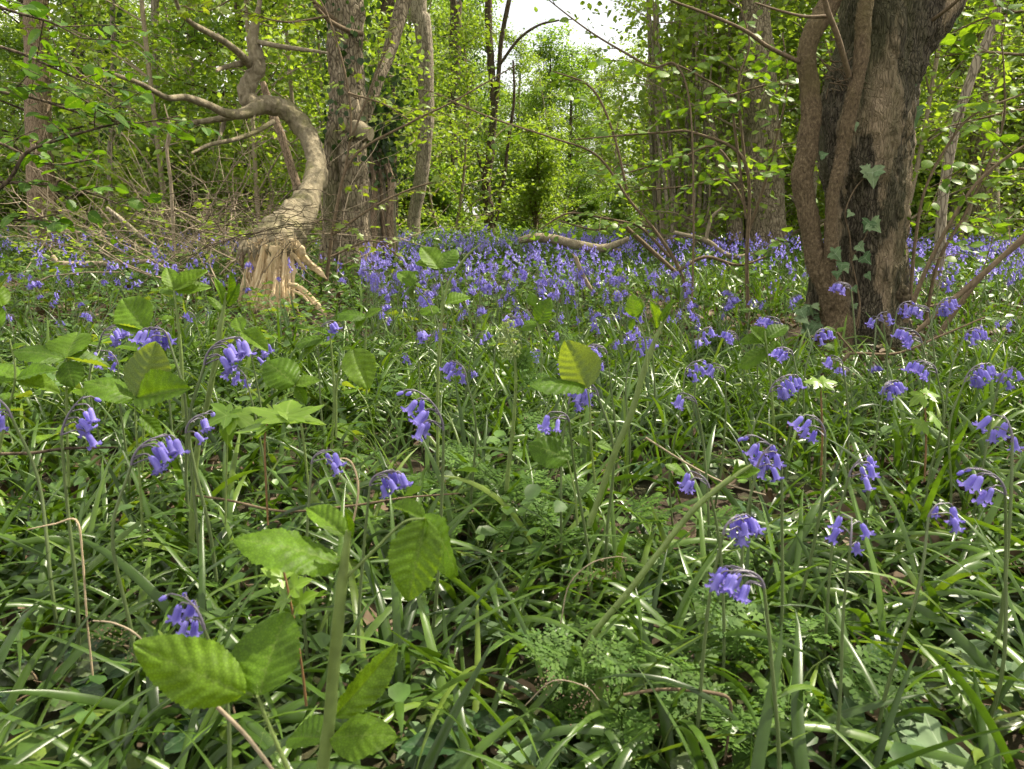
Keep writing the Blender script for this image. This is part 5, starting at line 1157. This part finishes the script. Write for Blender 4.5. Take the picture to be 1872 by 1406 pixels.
lf(t, 1078, 815, 1046, 800, 1.0, UP, 2, 1); lf(t, 1090, 812, 1122, 820, 1.0, UP, 0, 1); lf(t, 1225, 850, 1262, 862, 1.02, UP, 1, .9)
t = bramble("long bramble cane arching low to the right across the strap leaves", 1150, .86)
cane(t, [(1050, 1215, 17), (1090, 1150, 17), (1140, 1090, 16), (1205, 1008, 15), (1270, 932, 15), (1330, 878, 13), (1372, 850, 6)], .86)
lf(t, 1340, 872, 1390, 858, .86, (.2, -.6, .8), 2, .8); lf(t, 1335, 875, 1352, 840, .86, (.6, -.6, .4), 0, .5); lf(t, 1240, 860, 1220, 845, .9, UP, 1, .8)
t = bramble("nearest blurred bramble shoot with drooping leaves at the bottom", 600, .56)
cane(t, [(585, 1450, 34), (600, 1330, 32), (614, 1200, 29), (628, 1060, 27), (640, 970, 15)], .56)
lf(t, 622, 1032, 448, 945, .56, (-.1, -.25, 1), 1, .75, -.01); lf(t, 632, 980, 560, 915, .57, (0, -.4, 1), 0, .6, .03); lf(t, 640, 985, 632, 930, .56, (.6, -.7, .3), 2, .4)
cane(t, [(632, 1060, 8), (690, 1000, 7), (740, 955, 6), (778, 948, 5)], .56, "leaf_stalk")
lf(t, 780, 950, 738, 1098, .56, (-.2, -.9, .45), 0, .95, -.03); lf(t, 776, 946, 872, 1040, .56, (.1, -.45, .9), 1, .8, .02); lf(t, 776, 948, 714, 918, .57, (0, -.3, 1), 2, .7, .02)
lf(t, 604, 1350, 708, 1328, .55, (0, -.5, 1), 1, .9, -.01); lf(t, 612, 1310, 735, 1185, .57, (.7, -.6, .4), 0, .55, .03); lf(t, 596, 1350, 520, 1335, .57, (0, -.4, 1), 0, .9, .03)
t = bramble("big close bramble leaf pair at the bottom left", 500, .5)
cane(t, [(560, 1480, 12), (520, 1390, 11), (492, 1320, 9), (470, 1272, 7)], .5)
lf(t, 448, 1268, 244, 1192, .5, (-.35, -.75, .6), 1, .7, -.02); lf(t, 472, 1272, 512, 1112, .5, (-.35, -.9, .45), 0, 1.3, .04); lf(t, 462, 1272, 400, 1240, .51, (0, -.5, 1), 2, 1.0, .05)
t = bramble("bramble leaves rising just left of the big tree's foot", 1405, 1.75)
cane(t, [(1420, 840, 7), (1412, 720, 6), (1402, 628, 5), (1396, 605, 3)], 1.75)
for q in ((1402, 626, 1350, 624, 2), (1402, 640, 1344, 660, 1), (1404, 618, 1440, 590, 0), (1404, 630, 1372, 596, 2), (1410, 660, 1420, 620, 0), (1415, 690, 1400, 690, 1)): lf(t, q[0], q[1], q[2], q[3], 1.75, (-.1, -.5, .9), q[4], 1.0, .02)
t = bramble("young bramble leaves against the big tree's foot", 1530, 2.6)
cane(t, [(1545, 720, 5), (1538, 660, 4), (1528, 605, 3)], 2.6)
for q in ((1528, 606, 1505, 598, 0), (1530, 606, 1542, 596, 1), (1530, 610, 1508, 612, 2), (1536, 640, 1510, 625, 1), (1538, 645, 1512, 650, 2)): lf(t, q[0], q[1], q[2], q[3], 2.6, UP, q[4], .9)
t = bramble("dim bramble leaves behind the cow parsley buds", 985, 2.0)
cane(t, [(990, 720, 5), (988, 640, 5), (982, 590, 3)], 2.0)
for q in ((982, 592, 948, 592, 1), (984, 590, 1004, 545, 0), (984, 592, 1016, 572, 2), (976, 560, 972, 535, 1)): lf(t, q[0], q[1], q[2], q[3], 2.0, (0, -.6, .8), q[4], 1.05)

# copies of small brambles filling the undergrowth, and old dark ones on the ground
def small_bramble(seed, meshes, h, n, size, mat, lowness=0.0):
    r = np.random.default_rng(seed); root = thing("bramble", "x", "bramble")
    for k in range(n):
        a = k / n * 6.283 + r.random(); hh = h * (.4 + .6 * r.random()); rad = h * (.3 + .5 * r.random())
        e = np.array([math.cos(a) * rad, math.sin(a) * rad, hh]); b = MB(); tube(b, [(0, 0, -.02), (e[0] * .4, e[1] * .4, hh * .7), e], [.0022, .0018, .0012], 5, 9); link("cane", b.mesh("cane", mat), root)
        d = np.array([math.cos(a), math.sin(a), .1 - lowness])
        for z, (da, s_) in enumerate(((0, 1.0), (1.25, .85), (-1.25, .85))):
            dd = np.array([d[0] * math.cos(da) - d[1] * math.sin(da), d[0] * math.sin(da) + d[1] * math.cos(da), d[2] + r.normal(0, .2)]); s = size * s_ * (.8 + .4 * r.random())
            link("leaflet", meshes[(k + z) % len(meshes)], root, leaf_matrix(e, e + dd / np.linalg.norm(dd) * s, (r.normal(0, .3), r.normal(0, .3) - .2, 1)))
    return root
SB = [small_bramble(401, ME_BRA, .22, 4, .05, M_BRST), small_bramble(402, ME_BRA, .28, 5, .045, M_BRST), small_bramble(403, ME_BRA, .17, 3, .055, M_BRST)]
OB = [small_bramble(404, ME_BRD, .07, 4, .06, M_TWIGD, .1), small_bramble(405, ME_BRD, .05, 3, .065, M_TWIGD, .1)]
def put_copies(protos, spots, label, group):
    for k, (px, py) in enumerate(spots):
        x, y, z = solve(px, py, .12); src = protos[k % len(protos)]
        used = src.get("used"); o = src if not used else copy_tree(src)
        src["used"] = 1
        o.location = (x, y, z); o.rotation_euler[2] = random.random() * 6.283; s = random.uniform(.85, 1.2); o.scale = (s, s, s)
        o["label"] = label; o["group"] = group
put_copies(SB[:2], [(40, 560), (130, 575), (60, 620), (330, 575), (420, 640), (455, 560), (380, 575), (240, 640), (180, 560), (520, 600), (30, 820), (150, 760), (440, 720), (560, 650), (330, 690), (90, 530), (300, 545)], "young bramble in the shaded herb layer left of the splintered butt's strips", "small brambles at the left")
put_copies([copy_tree(SB[2]), copy_tree(SB[0])], [(700, 640), (820, 620), (690, 760), (900, 650), (1010, 600), (1300, 600), (760, 590), (940, 560)], "young bramble among strap leaves in the central middle ground", "small brambles in the centre")
bpy.data.objects.remove(SB[2].children[0]) if False else None
put_copies(OB, [(300, 1075), (690, 975), (1250, 1350), (470, 930), (120, 960), (1660, 1290), (1330, 790), (1420, 870), (830, 930), (420, 1180), (900, 1260), (1750, 1180), (60, 1130), (1180, 780), (1560, 1080), (1820, 1010)], "old dark leathery bramble leaves lying low between strap leaves", "old bramble leaves")
for o in (SB[2],):
    x, y, z = solve(610, 700, .12); o.location = (x, y, z); o["label"] = "young bramble by itself below the pale drooping leaves"

# ------------------------------------------------------------------ cow parsley
def frond(seed):
    r = np.random.default_rng(seed); b = MB(); pos, D, S = [], [], []
    tube(b, [(0, 0, 0), (0, .5, .03), (0, 1, -.06)], [.012, .008, .003], 4, 9, cap=False)
    for t, ln in ((.22, .55), (.42, .44), (.58, .33), (.72, .23), (.84, .15), (.93, .09)):
        for sgn in (-1, 1):
            d = np.array([sgn * .82, .55, r.normal(0, .1)]); d /= np.linalg.norm(d); o = np.array([0, t, .03 * math.sin(t * 3)])
            tube(b, [o, o + d * ln], [.007, .002], 3, 3, cap=False)
            m = max(2, int(ln / .075))
            for k in range(m):
                tt = (k + .8) / m; q = o + d * ln * tt
                for s2 in (-1, 1):
                    e = d * .6 + np.array([-d[1], d[0], 0]) * s2 * .8; pos.append(q); D.append(e + r.normal(0, .1, 3)); S.append(.14 * (1.15 - .65 * tt) * (.6 + ln))
            pos.append(o + d * ln); D.append(d); S.append(.09)
    n = len(pos); tv = np.array([(0, 0, 0), (.10, .25, .03), (.36, .55, .0), (.10, .55, .03), (.22, .92, 0), (0, 1.1, 0), (-.22, .92, 0), (-.10, .55, .03), (-.36, .55, 0), (-.10, .25, .03)])
    tf = np.array([(0, 1, 9), (1, 3, 7), (1, 7, 9), (1, 2, 3), (7, 8, 9), (3, 5, 7), (3, 4, 5), (5, 6, 7)])
    batch(b, tv, tf, np.array(pos), frames(np.array(D), r.normal(0, .2, (n, 3)) + (0, 0, 1)), np.array(S) * 1.25, np.clip(.5 + .25 * r.normal(0, 1, n), 0, 1))
    return b.mesh("frond", M_PARS)
ME_FR = [frond(501), frond(502), frond(503)]
def parsley(seed):
    r = np.random.default_rng(seed); root = thing("cow_parsley", "x", "cow parsley")
    for k in range(5):
        a = k * 1.3 + r.random() * .6; h = .05 + .13 * r.random(); rad = .02 + .05 * r.random(); e = np.array([math.cos(a) * rad, math.sin(a) * rad, h])
        b = MB(); tube(b, [(0, 0, -.01), e * (.4, .4, .7), e], [.0018, .0016, .0012], 5, 7); link("leaf_stalk", b.mesh("leaf_stalk", M_BRST), root)
        d = np.array([math.cos(a), math.sin(a), .25 * r.normal()]); d /= np.linalg.norm(d)
        link("frond", ME_FR[k % 3], root, leaf_matrix(e, e + d * (.09 + .06 * r.random()), (r.normal(0, .3), r.normal(0, .3), 1)))
    return root
PP = [parsley(511), parsley(512)]
def put(protos, spots, label, group, H=.1):
    for k, (px, py) in enumerate(spots):
        x, y, z = solve(px, py, H); o = copy_tree(protos[k % len(protos)])
        o.location = (x, y, z); o.rotation_euler[2] = random.random() * 6.283; s = random.uniform(.45, .72); o.scale = (s, s, s)
        o["label"] = label; o["group"] = group
put(PP, [(1130, 1235), (1200, 1270), (1090, 1180), (1250, 1230), (1450, 1200), (1470, 1150)], "feathery cow parsley leaves low in front of the arching cane", "cow parsley in front")
put(PP, [(900, 870), (840, 880), (970, 900), (1000, 940), (880, 940), (940, 830), (1010, 870), (780, 900), (1120, 950), (1190, 960), (1000, 680), (930, 740), (620, 790), (700, 790), (1290, 980), (860, 780), (1050, 640), (720, 700), (560, 780)], "feathery cow parsley leaves around the bud-topped stem", "cow parsley in the middle")
put(PP, [(1340, 600), (1290, 640), (1400, 590), (1390, 570), (1750, 600), (1800, 560), (1840, 610), (1700, 630)], "feathery pale green plant in the sun either side of the big tree's foot", "cow parsley by the big tree")
for o in PP:
    for ch in list(o.children): bpy.data.objects.remove(ch)
    bpy.data.objects.remove(o)
t = thing("cow_parsley", "upright cow parsley stem topped with pale green flower buds", "cow parsley", tuple(P(928, 930, 1.35)))
b = MB(); pxtube(b, [(920, 960, 9), (930, 850, 8), (938, 780, 7), (943, 700, 6), (940, 650, 5), (930, 615, 4), (925, 600, 3)], 1.35, sides=8); part(t, "stem", b, M_BRST)
r_ = np.random.default_rng(520)
for (cx_, cy_) in ((925, 598), (922, 622), (930, 645), (940, 640), (935, 606)):
    b = MB(); n = 26; c = P(cx_, cy_, 1.35); pos = c + r_.normal(0, .0065, (n, 3))
    batch(b, LOWV * (1, 1, 1), LOWF, pos, frames(r_.normal(0, 1, (n, 3)), r_.normal(0, 1, (n, 3))), np.full(n, .0055), r_.random(n)); part(t, "bud_cluster", b, M_BUD, stuff=True)
for q in ((941, 660, 990, 650), (943, 700, 1000, 690), (942, 690, 965, 640), (936, 770, 1010, 780)): link("frond", ME_FR[0], t, leaf_matrix(P(q[0], q[1], 1.35), P(q[2], q[3], 1.35), UP, t.location))

# ------------------------------------------------------------------ sycamore seedlings
t = thing("sycamore_seedling", "bright lobed sycamore seedling leaf spread flat left of centre", "seedling", tuple(P(490, 930, .98)))
b = MB(); pxtube(b, [(490, 960, 4), (486, 880, 4), (484, 800, 4), (490, 770, 3)], .98, sides=6); part(t, "stem", b, M_RED)
for bx, by, tx, ty, n, v, w in ((520, 772, 530, 722, (0, -.35, 1), 0, 1.5), (500, 775, 470, 740, (0, -.4, 1), 1, 1.2), (528, 770, 600, 762, (0, -.3, 1), 0, .9), (500, 778, 460, 772, (0, -.3, 1), 1, 1.0)): link("leaf", ME_SYC[v], t, leaf_matrix(P(bx, by, .98), P(tx, ty, 1.02), n, t.location, w))
t = thing("sycamore_seedling", "drooping darker sycamore leaf beside the thick bramble cane", "seedling", tuple(P(415, 930, 1.05)))
b = MB(); pxtube(b, [(412, 960, 4), (414, 870, 4), (416, 790, 3)], 1.05, sides=6); part(t, "stem", b, M_BRST)
for bx, by, tx, ty, n, v, w in ((418, 752, 408, 808, (0, -.9, .4), 1, 1.1), (425, 755, 370, 775, (0, -.5, .8), 0, 1.0), (425, 755, 462, 770, (.2, -.6, .7), 1, 1.1)): link("leaf", ME_SYC[v], t, leaf_matrix(P(bx, by, 1.05), P(tx, ty, 1.03), n, t.location, w))
t = thing("sycamore_seedling", "reddish-stemmed seedling with small lobed leaves near the bottom", "seedling", tuple(P(555, 1260, .74)))
b = MB(); pxtube(b, [(560, 1290, 6), (552, 1220, 5), (535, 1120, 5), (515, 1030, 5), (498, 980, 4)], .74, sides=6); part(t, "stem", b, M_RED)
for bx, by, tx, ty in ((530, 1080, 565, 1055), (522, 1060, 480, 1035), (530, 1090, 495, 1110), (540, 1110, 575, 1080), (510, 1020, 540, 1005), (505, 1000, 470, 985)): link("leaf", ME_SYC[0], t, leaf_matrix(P(bx, by, .74), P(tx, ty, .74), UP, t.location, 1.1))
for lab, px, Y, L in (("lobed maple seedling in the strap leaves at the lower right", 1690, 1.35, ((1690, 720, 1720, 715), (1690, 720, 1660, 735), (1700, 760, 1735, 770), (1690, 770, 1665, 790))), ("lobed maple seedling below the full bluebell cluster", 1500, 1.5, ((1500, 700, 1530, 690), (1500, 700, 1475, 690), (1500, 705, 1510, 730)))):
    t = thing("maple_seedling", lab, "seedling", tuple(P(px, 860, Y))); b = MB(); pxtube(b, [(px, 880, 4), (px + 3, 800, 4), (L[0][0], L[0][1], 3)], Y, sides=6); part(t, "stem", b, M_RED)
    for q in L: link("leaf", ME_SYC[1], t, leaf_matrix(P(q[0], q[1], Y), P(q[2], q[3], Y), UP, t.location, 1.1))

# ------------------------------------------------------------------ ivy on the ground, celandine, dry stalks
def ground_ivy(label, spots, sz):
    x, y, z = solve(spots[0][0], spots[0][1], .03); t = thing("ivy_plant", label, "ivy", (x, y, z))
    q = [solve(a, c, .03) for a, c in spots]; b = MB()
    tube(b, [(a, c, d + .012) for a, c, d in q], [.0018, .0015], 5, 20); part(t, "runner", b, M_TWIGD)
    for k, (a, c, d) in enumerate(q):
        for z_ in range(2):
            an = random.uniform(-3.1, 0) if z_ else random.uniform(0, 6.28); p = np.array([a, c, d + .03 + .02 * z_]); s = sz * random.uniform(.8, 1.2)
            link("leaf", ME_IVY[(k + z_) % 3], t, leaf_matrix(p, p + np.array([math.cos(an), math.sin(an), -.15]) * s, (random.gauss(0, .2), -.35 + random.gauss(0, .2), 1), t.location, 1.15))
ground_ivy("broad dull ivy leaves on the ground at the bottom right corner", [(1580, 1345), (1640, 1360), (1690, 1380), (1730, 1385)], .05)
ground_ivy("ivy runner among litter at the far lower right", [(1760, 1200), (1820, 1230), (1850, 1260), (1790, 1260)], .045)
ground_ivy("ivy runner in the litter below the lone nodding bluebell", [(1280, 1130), (1330, 1150), (1290, 1180)], .045)
ground_ivy("pale-veined ivy leaves behind the dried seed heads right of the near shoot", [(880, 1170), (920, 1150), (1200, 1070), (1190, 1110)], .042)
ground_ivy("ivy runner at the bottom middle under the strap leaves", [(950, 1390), (1010, 1380), (1090, 1395), (780, 1370)], .045)
t = thing("lesser_celandine", "single yellow celandine flower low at the bottom right", "flower", tuple(P(1640, 1380, .83)))
b = MB(); pxtube(b, [(1642, 1385, 4), (1641, 1350, 4), (1639, 1330, 3)], .83, sides=5); part(t, "stem", b, M_BRST)
c = P(1639, 1327, .83)
for k in range(8):
    b = MB(); V = SLIM_V * .011; a = k * .785; R_ = frames(np.array([[math.cos(a), math.sin(a), .45]]), np.array([[-math.cos(a) * .4, -math.sin(a) * .4, 1]])); batch(b, V, LEAF4_F, c[None], R_, [1.0], [.5]); part(t, "petal", b, M_YELLOW)
def dry(label, L, Y, mat, heads=(), name="dry_stalk"):
    t = thing(name, label, "stalk", tuple(P(L[0][0], L[0][1], Y))); b = MB(); pxtube(b, L, Y, sides=7, amp=.08, freq=90); part(t, "stalk", b, mat)
    r = np.random.default_rng(abs(int(L[0][0])))
    for (a, c_) in heads:
        b = MB(); n = 30; q = P(a, c_, Y); batch(b, LOWV, LOWF, q + r.normal(0, .006, (n, 3)) * (1.3, 1, 1), frames(r.normal(0, 1, (n, 3)), r.normal(0, 1, (n, 3))), r.uniform(.001, .0024, n), r.random(n)); part(t, "seed_head", b, M_TWIGD, stuff=True)
dry("pale bent dead stalk standing at the lower left", [(170, 1240, 4), (158, 1120, 4), (151, 1020, 4), (140, 952, 4), (100, 958, 3.5), (50, 968, 2)], .85, M_DRY)
dry("curled dry stalk with crumbled seed heads left of the pale drooping bluebell", [(640, 980, 4), (655, 900, 4), (645, 850, 4), (625, 838, 3), (608, 850, 3)], 1.0, M_DRY, ((610, 858), (622, 865)))
dry("brown dried seed heads on a bent stalk in the lower middle", [(1025, 1140, 2.5), (1040, 1070, 2.5), (1080, 1030, 2.5), (1125, 1018, 2), (1145, 1020, 2)], .85, M_TWIG, ((1070, 1055), (1105, 1045), (1135, 1030), (1120, 1042)))
dry("crumbled brown seed head at the lower left", [(300, 1230, 4), (255, 1165, 4), (210, 1140, 4), (170, 1135, 3)], .75, M_TWIG, ((180, 1160), (225, 1170), (245, 1190), (200, 1145)))
dry("grey dried umbel in the bottom middle", [(960, 1290, 2.5), (1010, 1245, 2.5), (1070, 1255, 2.5), (1095, 1280, 2)], .72, M_TWIG, ((1010, 1250), (1080, 1270), (1060, 1290), (1000, 1235)))
dry("brown forked twig lying at the bottom middle", [(1140, 1270, 6), (1220, 1260, 7), (1310, 1268, 8), (1335, 1285, 7), (1332, 1340, 6), (1325, 1390, 5)], .74, M_TWIGD, name="fallen_twig")
dry("thin brown twig lying across the strap leaves at the left", [(-20, 830, 7), (60, 828, 6), (120, 820, 6), (210, 818, 4)], 1.1, M_BARK_DARK, name="fallen_twig")
dry("long dark twig lying behind the thick bramble cane", [(350, 905, 4), (420, 915, 5), (520, 935, 5), (640, 925, 5), (740, 910, 4), (840, 902, 3)], 1.2, M_TWIGD, name="fallen_twig")
dry("pale thin twig lying at the lower right under the bluebells", [(1180, 800, 4), (1260, 850, 4), (1330, 885, 4), (1400, 905, 3)], 1.25, M_TWIG, name="fallen_twig")
dry("brown twig at the bottom edge right of the near shoot", [(395, 1290, 9), (450, 1345, 9), (500, 1410, 8)], .56, M_TWIG, name="fallen_twig")
# ------------------------------------------------------------------ labels that single out the repeats
MARKS = [(0, "the left edge"), (75, "the tan trunk"), (205, "the ivy-hung spindly stem"), (280, "the thin grey trunk"), (343, "the upright thin trunk"), (450, "the arching branch's fork"), (560, "the snapped tree's bend"), (630, "the twin trunk"), (690, "the stump of poles"),
         (770, "the bent grey trunk"), (895, "the lone slender trunk"), (1010, "the sky gap"), (1130, "the long thin shoot"), (1250, "the coppiced hazel poles"), (1395, "the wide brown trunk"), (1580, "the big tree"), (1740, "the thin leaning stem"), (1798, "the dark shaded trunk"), (1872, "the right edge")]
ORD = ["nearest", "second nearest", "third nearest", "fourth nearest", "fifth nearest", "sixth nearest", "seventh nearest", "eighth nearest", "ninth nearest", "tenth nearest", "eleventh nearest", "twelfth nearest", "thirteenth nearest", "fourteenth nearest"]
LORD = ["leftmost", "second from the left", "third from the left", "fourth from the left", "fifth from the left", "sixth from the left", "seventh from the left", "eighth from the left", "ninth from the left", "tenth from the left",
        "eleventh from the left", "twelfth from the left", "thirteenth from the left", "fourteenth from the left", "fifteenth from the left", "sixteenth from the left", "seventeenth from the left", "eighteenth from the left", "nineteenth from the left", "twentieth from the left"]
WORDS = {"far trees left of the sky gap": "tall leafy far tree", "far trees right of the sky gap": "tall leafy far tree", "small trees below the sky gap": "small spring-green far tree", "understorey trees behind the fallen trunk": "slender understorey tree", "understorey trees behind the big tree": "slender understorey tree",
         "shrubs at the far edge of the glade": "low bright glade-edge shrub", "shrubs behind the brushwood": "leafy thicket shrub", "shrubs beyond the big tree": "leafy thicket shrub", "mid-distance hazels": "many-stemmed hazel bush", "bushes in the dead twigs": "sparse bush in dead twigs", "airy saplings around the glade": "airy thin-stemmed young tree", "airy saplings behind the brushwood": "airy thin-stemmed young tree", "airy saplings beyond the big tree": "airy thin-stemmed young tree"}
def px_at(o): return CX + FPX * o.location[0] / max(.1, o.location[1] * CP)
def mark(px): return min(MARKS, key=lambda m: abs(m[0] - px))[1]
bins, rows, drifts = {}, {}, {}
for o in scene.objects:
    g = o.get("group")
    if o.parent is not None or not g: continue
    if g in WORDS: bins.setdefault((WORDS[g], mark(px_at(o))), []).append(o)
    elif o["category"] == "bluebell": drifts.setdefault((mark(px_at(o)), o.location[1] < 3.4), []).append(o)
    else: rows.setdefault((g, o["label"]), []).append(o)
for (w, m), L in bins.items():
    L.sort(key=lambda o: o.location[1])
    for k, o in enumerate(L): o["label"] = f"{w} behind {m}" + (f", {ORD[k]} of {len(L)}" if len(L) > 1 else "")
for (g, lab), L in rows.items():
    L.sort(key=px_at); short = " ".join(lab.split()[:11])
    for k, o in enumerate(L): o["label"] = short + ", " + LORD[k]
for (m, near), L in drifts.items():
    lab = f"bluebell in the {'nearer fringe' if near else 'thick'} of the drift below {m}"
    L.sort(key=px_at)
    for k, o in enumerate(L):
        if near and len(L) <= len(LORD): o["label"] = f"bluebell in the drift's near fringe below {m}, {LORD[k]}" if len(L) > 1 else lab
        else: o["label"] = lab
        o["group"] = f"bluebells below {m}"
